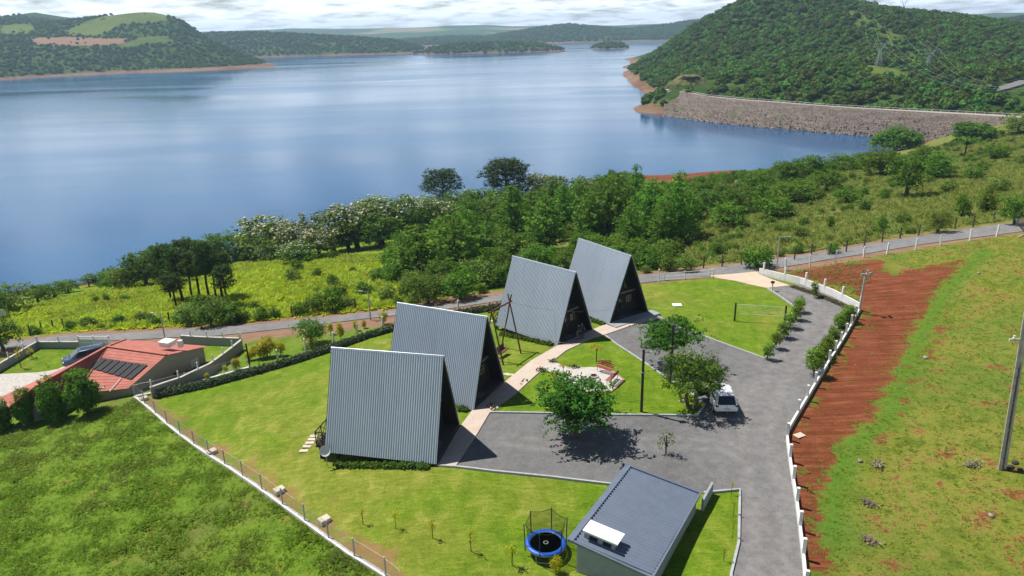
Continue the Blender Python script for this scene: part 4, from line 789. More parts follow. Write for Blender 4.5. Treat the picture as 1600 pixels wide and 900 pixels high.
# posts of the lane fences: white on the near side, dark on the far side
def post_row(L_, h, mat, label, name, group, w=.16):
    for q in L_:
        b = at(*q); hh = h*rnd.uniform(.93, 1.06); m = MB().box((0, 0, hh/2-.15), (w, w, hh+.3)); m.box((0, 0, hh-.02), (w*.7, w*.7, .1)); o = tag(m.build(name, M[mat], None, loc=G(b[0], b[1])), f'{label}, {ORD[L_.index(q)]} from left', 'fence post', group); o.rotation_euler = (rnd.uniform(-.05, .05), rnd.uniform(-.05, .05), rnd.random())
post_row([(1227, 422), (1265, 417), (1305, 411), (1349, 402), (1386, 397), (1430, 391), (1469, 384), (1515, 376), (1557, 369)], 1.5, 'white', 'white post on the near lane side right of apron', 'fence_post', 'white lane posts')
post_row([(1099, 419), (1128, 417), (1158, 414), (1241, 406), (1267, 399), (1295, 399), (1322, 394), (1350, 387), (1378, 379), (1406, 373), (1435, 368), (1463, 364), (1492, 358), (1520, 355), (1552, 347)], 1.55, 'post', 'dark wooden post on the far side of the lane', 'fence_post', 'dark lane posts', .13)
post_row([(48, 525), (66, 519), (85, 517), (100, 515), (265, 505), (430, 499), (457, 495), (535, 486), (556, 484), (660, 470), (720, 462)], 1.5, 'post', 'dark wooden post along the meadow beyond the lane', 'fence_post', 'meadow fence posts', .14)
post_row([(435, 565), (478, 549), (521, 537), (559, 525), (598, 513), (655, 497), (716, 487)], 1.35, 'white', 'white post in grass strip between hedge and lane', 'fence_post', 'orchard posts')
b = at(392, 583); h = tall(b, 537); r = empty('painted_pole', G(b[0], b[1]), 0, 'dark pole with white painted foot behind the hedge', 'pole'); MB().tube((0, 0, -.2), (0, 0, h*.3), .1).build('painted_foot', M['white'], r); MB().tube((0, 0, h*.3), (-.05, 0, h), .09, .08).build('pole', M['rust'], r)
# white rail gate and low rail by the lane
a0, a1 = at(1038, 439), at(1114, 433.5); r = empty('rail_gate', G(*a0[:2]), 0, 'white sliding rail gate left of the concrete apron', 'gate'); e = np.array(G(*a1[:2]))-np.array(G(*a0[:2])); m = MB()
for h in (.12, .55, .95): MB().beam((0, 0, h), (e[0], e[1], e[2]+h), .05, .05).build('rail', M['white'], r)
for t in (0, .42, .93, 1): MB().box((*(e[:2]*t), e[2]*t+.5), (.09, .09, 1.2)).build('post', M['white'], r)
b = at(1029, 443); tag(MB().box((0, 0, .75), (.1, .1, 1.9)).box((0, 0, 1.72), (.16, .16, .08)).build('gate_post', M['white'], None, loc=G(b[0], b[1])), 'tall thin white post left of the rail gate', 'post')
a0, a1 = at(1588, 352), at(1606, 372); r = empty('farm_gate', G(*a0[:2]), 0, 'dark barred gate with white post at the right end of the lane', 'gate'); e = np.array(G(*a1[:2]))-np.array(G(*a0[:2])); MB().box((0, 0, .8), (.22, .22, 2.0)).build('post', M['white'], r)
for h in (.3, .6, .9, 1.2, 1.5): MB().beam((0, 0, h), (e[0], e[1], e[2]+h), .05, .06).build('rail', M['rust'], r)
for t in np.linspace(.12, 1, 12): MB().beam((*(e[:2]*t), e[2]*t+.25), (*(e[:2]*t), e[2]*t+1.55), .03).build('bar', M['rust'], r)

# ------------------------------------------------------------------ concrete utility pole on the right
b = np.array(at(1566, 733)); r = empty('utility_pole', b, 0, 'leaning grey concrete utility pole with crossarm at the right edge', 'utility pole'); d = ray(1608, 470); t = b[1]/d[1]; tp = np.array([d[0]*t, b[1], CAM_H+d[2]*t])-b; L = tp*1.05
u = np.array([1, 0, 0]); m = MB()
for s in (-1, 1): m.beam(np.array([s*.16, -.03, -.3]), L+u*s*.08, .055, .18)
m.build('flange', M['concrete'], r); MB().beam((0, .02, -.3), L*.62, .27, .04).build('web', plain('pole_web_painted_shade', (.12, .125, .13), .9), r); MB().beam(L*.6, L, .22, .12).build('shaft_head', M['concrete'], r)  # web coloured darker than the flanges, painting in the shade of the recesses
for k in np.arange(.08, .62, .16): MB().beam(L*k-u*.13, L*k+u*.13, .18, .07).build('cross_rib', M['concrete'], r)
d = ray(1577, 531); t = b[1]/d[1]; q = np.array([d[0]*t, b[1], CAM_H+d[2]*t])-b; MB().beam(q, q+np.array([2.3, .1, -.1]), .1, .12).build('crossarm', M['concrete'], r); m = MB()
for k in (.25, 1.9): m.lathe([(.05, .05), (.07, .12), (.04, .2), (.06, .26)], (q[0]+k, q[1], q[2]), 8)
m.build('insulator', M['white'], r)
# ------------------------------------------------------------------ barbecue shed with mono-pitch roof
S_BL, S_BR, S_FL, S_FR = np.array([6.62, 38.3, 1.85]), np.array([10.62, 36.4, 1.08]), np.array([2.62, 31.7, 1.85]), np.array([6.6, 29.62, 1.08])
ex = (S_BR-S_BL); ey = (S_FL-S_BL); LX, LY = np.linalg.norm(ex), np.linalg.norm(ey); ux, uy = ex/LX, ey/LY; un = np.cross(uy, ux); un /= np.linalg.norm(un); un = un if un[2] > 0 else -un
r = empty('barbecue_shed', G(*((S_BL+S_FR)/2)[:2]), 0, 'small shed with blue-grey ribbed mono-pitch roof beside the trampoline', 'shed'); o0 = np.array(r.location)
V, Q = [], []; k = 0; prof = []
while k*.25 < LY-.1:
    for a, h in ((0, 0), (.62, 0), (.72, .08), (.88, .08)): prof.append((min((k+a)*.25, LY), h))
    k += 1
prof.append((LY, 0))
for t, h in prof:
    for s in (0.0, LX): V.append(S_BL+uy*t+ux*s+un*h-o0)
Q = [(2*i, 2*i+1, 2*i+3, 2*i+2) for i in range(len(prof)-1)]; rf = link('roof_sheet', np_mesh('roof_sheet', V, Q, [M['metal_dark']]), r)
MB().plate([p-un*.03-o0 for p in (S_BL, S_FL, S_FR, S_BR)], .12).build('roof_deck', M['wallg'], r)
fl = MB(); fl.beam(S_BL-uy*.05+un*.06+ux*.12-o0, S_FL+uy*.12+un*.06+ux*.12-o0, .34, .05); fl.build('high_side_flashing', M['metal_dark'], r)
MB().beam(S_FL+uy*.06+un*.02-o0, S_FR+uy*.06+un*.02-o0, .12, .14).build('front_fascia', M['metal_dark'], r); MB().beam(S_BR+ux*.05-un*.02-o0, S_FR+ux*.05-un*.02-o0, .1, .16).build('gutter', M['metal_dark'], r); MB().beam(S_BL-uy*.06+un*.02-o0, S_BR-uy*.06+un*.02-o0, .12, .14).build('rear_fascia', M['metal_dark'], r)
inn = lambda a, b, z: np.array([*(S_BL+ux*a+uy*b)[:2], z])-o0
def wallseg(p, q, nm, zt0, zt1, t=.16):
    P = [inn(*p, -2.0), inn(*q, -2.0), inn(*q, zt1), inn(*p, zt0)]; MB().plate(P, t).build(nm, M['wallg'], r)
wallseg((.25, LY-.45), (LX-.2, LY-.45), 'front_wall', 1.72, 1.0); wallseg((.25, .3), (.25, LY-.45), 'high_side_wall', 1.72, 1.72); wallseg((LX-.2, .3), (LX-.2, LY-.45), 'low_side_wall', 1.0, 1.0); wallseg((.25, .3), (LX-.2, .3), 'rear_wall', 1.7, 1.0)
w0, w1 = np.array([*S_BR[:2], 0])+np.array([.15, -.1, 0]), np.array(at(1110, 771)); m = MB(); m.add([w0+[0, 0, -1]-o0, w1*[1, 1, 0]+[0, 0, -1]-o0, w1*[1, 1, 0]+[.0, .0, .72]-o0, w0+[0, 0, .78]-o0], [(0, 1, 2, 3)]); nrm2 = np.cross(w1-w0, [0, 0, 1]); nrm2 = nrm2/np.linalg.norm(nrm2)*.14
v = [np.array(p) for p in m.v]; MB().add(v+[p+nrm2 for p in v], [(0, 1, 2, 3), (7, 6, 5, 4), (0, 4, 5, 1), (1, 5, 6, 2), (2, 6, 7, 3), (3, 7, 4, 0)]).build('wing_wall', M['wallg'], r)
cp = lambda a, b, h: S_BL+ux*a+uy*b+un*h-o0
ch = MB().add([cp(a, b, h) for h in (.02, .42) for a, b in ((.6, LY-1.25), (2.3, LY-1.25), (2.3, LY-.5), (.6, LY-.5))], [(3, 2, 1, 0), (4, 5, 6, 7), (0, 1, 5, 4), (1, 2, 6, 5), (2, 3, 7, 6), (3, 0, 4, 7)]).build('chimney', M['wallg'], r)
for a in (.9, 1.65): MB().add([cp(a+da, LY-.495+dv, h) for da, dv, h in ((0, 0, .1), (.45, 0, .1), (.45, 0, .34), (0, 0, .34), (0, .02, .1), (.45, .02, .1), (.45, .02, .34), (0, .02, .34))], [(3, 2, 1, 0), (4, 5, 6, 7), (0, 1, 5, 4), (1, 2, 6, 5), (2, 3, 7, 6), (3, 0, 4, 7)]).build('smoke_vent', M['rubber'], ch)
MB().plate([cp(a, b, .5) for a, b in ((.5, LY-1.36), (2.42, LY-1.36), (2.42, LY-.38), (.5, LY-.38))], .09).build('cap_slab', plain('white_cap', (.82, .82, .81), .6, var=.03), ch)

# ------------------------------------------------------------------ trampoline
b = at(853, 862); R_ = 1.12; r = empty('trampoline', G(b[0], b[1]), 0, 'round trampoline with blue pad and black safety net on the lawn', 'trampoline'); Hh = .62
MB().lathe([(.02, Hh), (R_*.78, Hh)], n=32).build('jump_mat', M['mat'], r); MB().lathe([(R_*.78, Hh+.02), (R_*.80, Hh+.05), (R_, Hh+.04), (R_, Hh-.03)], n=32, cap=False).build('pad', M['blue'], r, True); MB().lathe([(.11, Hh+.006), (.135, Hh+.006)], n=20, cap=False).build('centre_mark', M['curtain'], r); MB().lathe([(R_*.98, Hh-.06), (R_, Hh-.02), (R_*1.0, Hh-.09)], n=32, cap=False).build('frame_ring', M['galv'], r)
for k in range(6):
    t = 2*math.pi*k/6+.2; c, s = math.cos(t)*(R_+.05), math.sin(t)*(R_+.05); MB().tube((c, s, .3), (c*1.04, s*1.04, 2.05), .028).build('net_pole', plain('navy_foam_sleeve', (.02, .035, .09), .7), r); t2 = t+.5
    if k % 2 == 0:
        a1, a2 = t-.25, t+.55; p = lambda a: (math.cos(a)*R_*.95, math.sin(a)*R_*.95)
        MB().tube((*p(a1), Hh-.05), (*p(a1), .03), .022).tube((*p(a2), Hh-.05), (*p(a2), .03), .022).tube((*p(a1), .03), (*p(a2), .03), .022).build('leg', M['galv'], r)
m = MB(); n = 36
def rn(k): u = (k % 6)/6; return (R_+.02)*(1-.10*math.sin(math.pi*u))
V = [(math.cos(2*math.pi*k/n+.2)*rn(k)*(1 if j else .86), math.sin(2*math.pi*k/n+.2)*rn(k)*(1 if j else .86), (Hh+.05 if j == 0 else 2.03-.12*math.sin(math.pi*((k % 6)/6)))) for j in range(2) for k in range(n)]
m.add(V, [(k, (k+1) % n, n+(k+1) % n, n+k) for k in range(n)]); m.build('safety_net', M['net'], r); m = MB()
for k in range(n): m.tube(V[n+k], V[n+(k+1) % n], .014, n=4)
m.build('net_rim', M['rubber'], r)

# ------------------------------------------------------------------ cars
def car(name, loc, rz, paint, label, open_door=False, L=3.95, W=.86, H=1.47, suv=False):
    r = empty(name, loc, rz, label, 'car'); z0 = .06 if suv else 0.0; stn = [(-L/2, .66, .46, .74), (-L/2+.06, .78, .36, .88), (-L/2+.3, .84, .27, .97), (-.6, .86, .25, .95), (.5, .86, .25, .93), (L/2-.75, .84, .26, .88), (L/2-.22, .76, .32, .76), (L/2, .58, .42, .64)]; V = []; n = 10
    for x, w, a, b_ in stn:
        w *= W/.86; a += z0; b_ = b_*H/1.47+z0; c = .09
        for y, z in ((-w+c, a), (w-c, a), (w, a+c), (w+.012, (a+b_)/2), (w-.02, b_-c*.7), (w-.09, b_), (-w+.09, b_), (-w+.02, b_-c*.7), (-w-.012, (a+b_)/2), (-w, a+c)): V.append((x, y, z))
    F_ = [(j*n+k, j*n+(k+1) % n, (j+1)*n+(k+1) % n, (j+1)*n+k) for j in range(len(stn)-1) for k in range(n)]+[tuple(range(n-1, -1, -1)), tuple(range((len(stn)-1)*n, len(stn)*n))]; m = MB(); m.add(V, F_)
    zb = .93*H/1.47+z0; rg = [(-L/2+.14, L/2-.92, .77, zb-.04), (-L/2+.3, L/2-1.3, .70, zb+.22), (-L/2+.52, L/2-1.66, .60, H-.05+z0), (-L/2+.75, L/2-1.95, .50, H+z0)]; V = []
    for xa, xb, w, z in rg:
        w *= W/.86; e = .07; V += [(xa, -w+e, z), (xa+e, -w, z), (xb-e, -w, z), (xb, -w+e, z), (xb, w-e, z), (xb-e, w, z), (xa+e, w, z), (xa, w-e, z)]
    m.add(V, [(j*8+k, j*8+(k+1) % 8, (j+1)*8+(k+1) % 8, (j+1)*8+k) for j in range(3) for k in range(8)]+[tuple(range(24, 32))]); body = m.build('body', paint, r, True)
    me = body.data; md = body.modifiers.new('edges', 'EDGE_SPLIT'); md.split_angle = math.radians(38)
    wq = W/.86; xb = -L/2
    MB().plate([(xb+.08, -.66*wq, zb-.03), (xb+.08, .66*wq, zb-.03), (xb+.44, .54*wq, H-.04+z0), (xb+.44, -.54*wq, H-.04+z0)], -.02).build('rear_window', M['glass'], r)
    MB().plate([(L/2-.88, .66*wq, zb), (L/2-.88, -.66*wq, zb), (L/2-1.63, -.54*wq, H-.07+z0), (L/2-1.63, .54*wq, H-.07+z0)], -.03).build('windscreen', M['glass'], r)
    for s in (-1, 1):
        for xa, xb2 in ((-L/2+.55, -.15), (-.07, L/2-1.35)): MB().plate([(xa, s*.765*wq, zb+.02), (xb2, s*.765*wq, zb+.02), (xb2-(.28 if xb2 > 0 else 0), s*.635*wq, H-.14+z0), (xa+(.2 if xa < -.5 else 0), s*.635*wq, H-.14+z0)][::-s], .02).build('side_window', M['glass'], r)
        MB().box((-L/2+.1, s*.68*wq, .80*H/1.47+z0), (.16, .24, .17)).build('tail_light', M['lens'], r, bevel=.03); MB().box((L/2-.16, s*.56*wq, .66*H/1.47+z0), (.2, .3, .14)).build('headlight', M['curtain'], r, bevel=.03); MB().box((L/2-1.28, s*(.85*wq), zb+.05), (.12, .16, .11)).build('mirror', paint, r, bevel=.03)
        for x in (-L/2+.72, L/2-.78):
            w = MB(); w.tube((x, s*.70*wq, .31+z0*.5), (x, s*.875*wq, .31+z0*.5), .31, n=20); ty = w.build('wheel', M['rubber'], r); MB().tube((x, s*.86*wq, .31+z0*.5), (x, s*.885*wq, .31+z0*.5), .19, n=14).build('rim', M['galv'], ty)
    MB().box((-L/2+.005, 0, .63+z0), (.03, .42, .12)).build('number_plate', M['plate'], r); MB().box((-L/2+.05, 0, .36+z0), (.12, 1.3*wq, .1)).build('rear_bumper_trim', M['steel'], r); MB().lathe([(.05, 0), (.05, .02)], (0, 0, 0), 12).build('badge', M['galv'], r, loc=(-L/2+.035, 0, .79)).rotation_euler = (0, -1.3, 0); MB().box((-L/2+.045, -.42, .76), (.02, .2, .05)).build('lettering', M['steel'], r)
    MB().tube((-L/2-.08, 0, .33), (-L/2+.1, 0, .33), .03).build('tow_hitch', M['galv'], r)
    if open_door:
        MB().box((.33, .855*wq, .68), (1.0, .05, .62)).build('interior_shade_panel', M['rubber'], r); a = math.radians(62); hx, hy = .85, .88; d = (-math.cos(a), math.sin(a)); P = lambda t, z: (hx+d[0]*t, hy+d[1]*t, z); nv = (math.sin(a)*.06, math.cos(a)*.06, 0)  # no hole is cut: a flat dark panel stands in for the shaded interior
        dr_ = MB().plate([P(0, .32), P(1.05, .32), P(1.05, .95), P(0, .92)], .06).build('open_door', paint, r); MB().plate([tuple(np.array(P(t, z))-np.array(nv)*1.15) for t, z in ((.03, .36), (1.02, .36), (1.02, .92), (.03, .9))], .02).build('door_lining', M['rubber'], dr_)
        MB().plate([P(.12, .95), P(1.03, .96), P(.92, 1.36), P(.5, 1.36)], .03).build('door_window', M['glass'], dr_)
    return r
b = np.array(at(1135, 652)); hd = math.radians(87); car('parked_car', (b[0]+math.cos(hd)*1.97, b[1]+math.sin(hd)*1.97, float(Z(*b[:2]))+.06), hd, M['carw'], 'white hatchback with its left door open, parked under the court tree', True)
b = at(138, 570); car('parked_car', (b[0], b[1], -6.0), math.atan2(-.55, -.85), M['carb'], 'dark blue car on the concrete drive behind the red roof', False, 4.6, .92, 1.68, True)

# ------------------------------------------------------------------ people at the porch of the third cabin
def person(loc, rz, shirt, trousers, hair, label, lean=0.0, hgt=1.68):
    r = empty('person', loc, rz, label, 'person', 'people at the cabin porch'); k = hgt/1.7; me = bpy.data.meshes.new('body'); J = {}; vs, es, rs = [], [], []
    def v(nm, p, rad, par=None):
        J[nm] = len(vs); vs.append((p[0]*k, p[1]*k, p[2]*k)); rs.append(rad*k)
        if par: es.append((J[par], J[nm]))
    v('pelvis', (0, 0, .93), .135); v('waist', (.02+lean*.3, 0, 1.08), .12, 'pelvis'); v('chest', (.03+lean*.7, 0, 1.28), .145, 'waist'); v('neck', (.03+lean, 0, 1.44), .055, 'chest'); v('chin', (.05+lean, 0, 1.52), .075, 'neck'); v('crown', (.045+lean, 0, 1.63), .085, 'chin')
    for s, n_ in ((1, 'l'), (-1, 'r')):
        v(n_+'sh', (.02+lean*.8, .19*s, 1.38), .062, 'chest'); v(n_+'el', (.0+lean*.6+.05, .26*s, 1.12), .045, n_+'sh'); v(n_+'wr', (.20+lean, .22*s, .98), .033, n_+'el'); v(n_+'pa', (.27+lean, .21*s, .96), .036, n_+'wr')
        for q in range(4): v(n_+'f%d' % q, (.34+lean, .21*s+(q-1.5)*.02, .945-.008*abs(q-1.5)), .010, n_+'pa')
        v(n_+'th', (.30+lean, .21*s-.055*s, .965), .011, n_+'pa')
        v(n_+'hip', (0, .095*s, .86), .105, 'pelvis'); v(n_+'kn', (.03, .11*s, .48), .068, n_+'hip'); v(n_+'an', (-.02, .12*s, .09), .045, n_+'kn'); v(n_+'to', (.15, .14*s, .04), .04, n_+'an')
    me.from_pydata(vs, es, []); o = link('body', me); sk = o.modifiers.new('skin', 'SKIN'); sk.use_smooth_shade = True; ss = o.modifiers.new('sub', 'SUBSURF'); ss.levels = 1; ss.render_levels = 1
    for i, d in enumerate(me.skin_vertices[0].data): d.radius = (rs[i], rs[i]); d.use_root = (i == 0)
    dg = bpy.context.evaluated_depsgraph_get(); nm = bpy.data.meshes.new_from_object(o.evaluated_get(dg)); bpy.data.objects.remove(o); nm.materials.clear()
    for m_ in (M['skin'], shirt, trousers, M['rubber']): nm.materials.append(m_)
    for p in nm.polygons:
        z = p.center.z/k; y = abs(p.center.y)/k; p.material_index = 3 if z < .085 else 2 if z < .95 and y < .19 else 1 if z < 1.43 and (y < .2 or z > 1.14) else 0
        p.use_smooth = True
    link('body', nm, r); MB().lathe([(.095*k, 0), (.105*k, .06*k), (.08*k, .12*k), (.02*k, .145*k)], n=12).build('hair', hair, r, True, loc=((.025+lean)*k, 0, 1.58*k)); MB().lathe([(.012, 0), (.016, .015), (.004, .04)], n=6).build('nose', M['skin'], r, True, loc=((.135+lean)*k, 0, 1.545*k))
    m = MB()
    for s in (-1, 1): m.lathe([(.004, 0), (.011, .008), (.004, .016)], ((.128+lean)*k, .032*k*s, 1.578*k), 6)
    m.build('eye', M['rubber'], r)
HAIR = plain('dark_hair', (.02, .014, .01), .6)
b = at(908.5, 531); person(G(b[0], b[1], .13), -1.2, plain('green_shirt', (.03, .055, .045), .8), plain('blue_jeans', (.035, .05, .10), .85), HAIR, 'standing person in dark green shirt and blue trousers at the third cabin porch'); b = at(902, 532.5); person(G(b[0], b[1], .13), -.3, plain('black_shirt', (.02, .02, .024), .8), plain('grey_trousers', (.16, .16, .17), .85), HAIR, 'person in black top and grey trousers left of the one in green', .1, 1.6)

# ------------------------------------------------------------------ string lights
def cable(name, p0, p1, sag, rad, mat, label, group, bulbs=0, cat='cable'):
    p0, p1 = np.array(p0), np.array(p1); r = empty(name, p0, 0, label, cat, group); n = 28; P = [p0+(p1-p0)*t-np.array([0, 0, sag*4*t*(1-t)])-p0 for t in np.linspace(0, 1, n)]; m = MB()
    for a, b_ in zip(P[:-1], P[1:]): m.tube(a, b_, rad, n=4, cap=False)
    m.build('wire', mat, r)
    for k in range(bulbs):
        t = (k+.5)/bulbs; q = (p1-p0)*t-np.array([0, 0, sag*4*t*(1-t)+.06]); MB().lathe([(.012, .05), (.03, .02), (.028, -.02), (.008, -.045)], n=6).build('bulb', M['curtain'], r, loc=q)
lp = np.array(at(1002, 645)); cable('string_lights', cab(1, .1, 0, CH-.4), (lp[0], lp[1], lp[2]+tall(lp, 548)), .55, .012, M['pale_wood'], 'string of lights from the second cabin ridge to the lamp post', 'strings of lights', 18, 'string lights'); cable('string_lights', t1, cab(3, 0, -CW/2+.1, 1.6), .5, .012, M['pale_wood'], 'string of lights from the timber swing past the third cabin', 'strings of lights', 14, 'string lights')

# ------------------------------------------------------------------ neighbour house
zr, ze, zf_ = -1.6, -3.05, -6.2; Gp, R1 = gz(260, 555, zr), gz(167, 542, zr); er, en = gz(325, 541, ze), gz(200, 607, ze); fl_, wl_ = gz(196, 531, ze), gz(0, 621, ze); we = gz(56, 604, zr); wn_ = gz(14, 637, ze); val = gz(118, 616, ze); _n3 = np.cross(R1-Gp, en-Gp); _d3 = ray(118, 616); val = np.array([0, 0, CAM_H])+_d3*(((Gp-np.array([0, 0, CAM_H]))@_n3)/(_d3@_n3))
r = empty('neighbour_house', (-38, 66, -6.1), 0, 'beige house with a wide red tiled roof, lower left beside the hedge', 'house'); o0 = np.array(r.location); rel = lambda *P: [p-o0 for p in P]
def tiled(nm, P, nrows):
    """roof plane of overlapping tile courses parallel to its eave P[-1]-P[-2]"""
    a, b, c, d = P; m = MB()   # a,b ridge ends; c,d eave ends under b,a
    n = np.cross(b-a, d-a); n = n/np.linalg.norm(n); n = n if n[2] > 0 else -n
    for k in range(nrows):
        t0, t1 = k/nrows, (k+1.06)/nrows; q = [a+(d-a)*t0, b+(c-b)*t0, b+(c-b)*min(t1, 1), a+(d-a)*min(t1, 1)]; q = [q[0]-o0, q[1]-o0, q[2]-o0+n*.022, q[3]-o0+n*.022]
        m.plate(q if np.cross(q[1]-q[0], q[3]-q[0])[2] > 0 else q[::-1], .03)
    m.build(nm, M['tile'], r)
tiled('roof', [Gp, R1, val, en], 14); tiled('roof', [R1, Gp, er, fl_], 14); tiled('roof', [we, R1, fl_, wl_], 12); tiled('roof', [R1, we, wn_, val], 10); m = MB(); m.plate(rel(we, wl_, wn_), .05); m.build('roof_hip', M['tile'], r)
for p, q in ((Gp, R1), (R1, we), (R1, val), (R1, fl_), (we, wn_)): MB().beam(*rel(p+[0, 0, .07], q+[0, 0, .07]), .26, .09).build('ridge_tile', M['tile'], r)
def hw(p, q, nm, apex=None, m_='render'):
    P = [np.array([*p[:2], zf_]), np.array([*q[:2], zf_]), np.array([*q[:2], ze-.08])]+([apex-[0, 0, .1]] if apex is not None else [])+[np.array([*p[:2], ze-.08])]; return MB().plate(rel(*P), .15).build(nm, M[m_], r)
sk = lambda p, f=.06: p+(np.array([-37.5, 65.5, p[2]])-p)*f
gp, gq = sk(en), sk(er); gw_ = hw(gp, gq, 'gable_wall', np.array([*sk(Gp, .1)[:2], zr])); hw(sk(val), gp, 'front_wall'); hw(gq, sk(fl_), 'rear_wall'); hw(sk(fl_), sk(wl_), 'wing_wall'); hw(sk(wn_), sk(val), 'wing_front_wall')
gd = (gq-gp); gl = np.linalg.norm(gd[:2]); gd = gd/gl; go = np.array([gd[1], -gd[0], 0])
for s, w, z, hgt, mt in ((2.1, 1.5, -5.0, 1.5, 'curtain'), (7.6, 1.5, -4.3, 1.2, 'curtain'), (5.3, .45, -4.2, .35, 'glass')):
    c = gp+gd*s; c[2] = z; c = c+go*.03-o0; a = math.atan2(gd[1], gd[0]); w_ = MB().box(c, (w, .08, hgt), a).build('window', M[mt], r); MB().box(c+go*.03+np.array([0, 0, -hgt/2-.05]), (w+.2, .16, .08), a).build('sill', M['concrete'], w_)
c = gp+gd*.8; c[2] = -4.2; ac = MB().box(c+go*.25-o0, (.8, .34, .55), math.atan2(gd[1], gd[0])).build('air_conditioner', M['white'], r, bevel=.03); MB().lathe([(.2, 0), (.2, .02)], n=14).build('fan_grille', M['steel'], ac, loc=c+go*.43-o0).rotation_euler = (math.pi/2, 0, math.atan2(gd[1], gd[0]))
nr = np.cross(R1-Gp, en-Gp); nr = nr/np.linalg.norm(nr); nr = nr if nr[2] > 0 else -nr
def onroof(px_, py_, off):
    d = ray(px_, py_); o_ = np.array([0, 0, CAM_H]); t = ((Gp-o_)@nr)/(d@nr); return o_+d*t+nr*off
q = [onroof(*p, .12) for p in ((158.6, 560), (232, 571.5), (206, 594), (140, 575.5))]
for k in range(7):
    a0, a1 = k/7+.012, (k+1)/7-.012; f = lambda a, b_: q[0]+(q[1]-q[0])*a+((q[3]+(q[2]-q[3])*a)-(q[0]+(q[1]-q[0])*a))*b_; P = rel(f(a0, 0), f(a1, 0), f(a1, 1), f(a0, 1)); MB().plate(P if np.cross(P[1]-P[0], P[3]-P[0])[2] > 0 else P[::-1], .04).build('solar_collector', M['solar'], r)
MB().tube(*rel(onroof(190, 592, .1), onroof(172, 613, .1)), .04).build('water_pipe', M['white'], r)
d = (R1-Gp)/np.linalg.norm(R1-Gp); tk = Gp+d*1.6+(er-Gp)*.28; MB().box(tk-o0+[0, .6, .5], (1.15, .95, .42), math.atan2(d[1], d[0])).box(tk-o0+[0, .6, .78], (1.3, 1.08, .07), math.atan2(d[1], d[0])).build('tank_housing', M['white'], r); MB().box(tk-o0+[1.35, .5, .5], (.4, .4, .7)).build('chimney', M['white'], r)
# plot walls, drive, lawn
sheet('neighbour_lawn', poly_px([(-40, 600), (60, 545), (176, 545), (330, 541), (374, 543), (300, 585), (205, 560), (100, 600), (-40, 640)]), .05, M['lawn'], 1.5, attrs={'straw': lambda x, y: x*0-.3, 'bare': lambda x, y: x*0})
sheet('neighbour_drive', poly_px([(-40, 588), (60, 583), (90, 578), (125, 562), (150, 549), (176, 546), (215, 550), (150, 600), (60, 625), (-40, 650)]), .09, M['concrete'], 1.5)
def plot_wall(ln, h, label, mat, posts=True, sp=2.4):
    ln = poly_px(ln); r = empty('plot_wall', G(*ln[0]), 0, label, 'wall', 'walls around the neighbour plot'); o0 = np.array(r.location); m = strip(ln, .1, .1, -.8, h); m.v = [(a-o0[0], b-o0[1], c-o0[2]) for a, b, c in m.v]; m.build('wall_panel', M[mat], r)
    m = strip(ln, .13, .13, h+.003, h+.06); m.v = [(a-o0[0], b-o0[1], c-o0[2]) for a, b, c in m.v]; m.build('coping', M['concrete'], r)
    for x, y, a in along(ln, sp) if posts else (): MB().box((x-o0[0], y-o0[1], float(Z(x, y))+h+.35-o0[2]), (.1, .1, .75), a).build('wire_post', M['white'], r)
plot_wall([(379, 546), (330, 585), (285, 607), (238, 623)], 1.1, 'grey pink wall between the red roofed house and the grass strip', 'wallp'); plot_wall([(376, 542), (330, 540), (285, 537)], 1.0, 'low grey wall behind the red roofed house, by the lane', 'wallg'); plot_wall([(62, 545), (95, 545), (126, 545)], .85, 'grey plot wall at the far side of the neighbour lawn', 'wallg'); plot_wall([(60, 545), (30, 563), (-30, 600)], .85, 'grey plot wall along the left side of the neighbour lawn', 'wallg')
a0, a1 = at(126, 545), at(173, 545); r = empty('panel_gate', G(*a0[:2]), 0, 'white panelled gate of the neighbour plot by the lane', 'gate'); e = np.array(G(*a1[:2]))-np.array(G(*a0[:2]))
for t in (0, .5, 1): MB().box((*(e[:2]*t), e[2]*t+.75), (.12, .12, 1.7)).build('post', M['white'], r)
for k in range(2): MB().beam((*(e[:2]*(.02+.5*k)), .75), (*(e[:2]*(.48+.5*k)), .75), .04, .9).build('panel', plain('gate_sheet', (.5, .53, .54), .6), r)
for h in (.2, .78, 1.5): MB().beam((0, 0, h), (e[0], e[1], e[2]+h), .08, .08).build('rail', M['white'], r)
b = at(4, 505); r = empty('notice_board', G(b[0]-.8, b[1], 0), .25, 'white notice board among the dark trees at the left edge', 'sign'); MB().box((0, 0, 1.5), (2.6, .06, 1.0)).build('board', M['curtain'], r)
for s in (-.9, .9): MB().box((s, .08, .6), (.1, .1, 2.0)).build('leg', M['rust'], r)

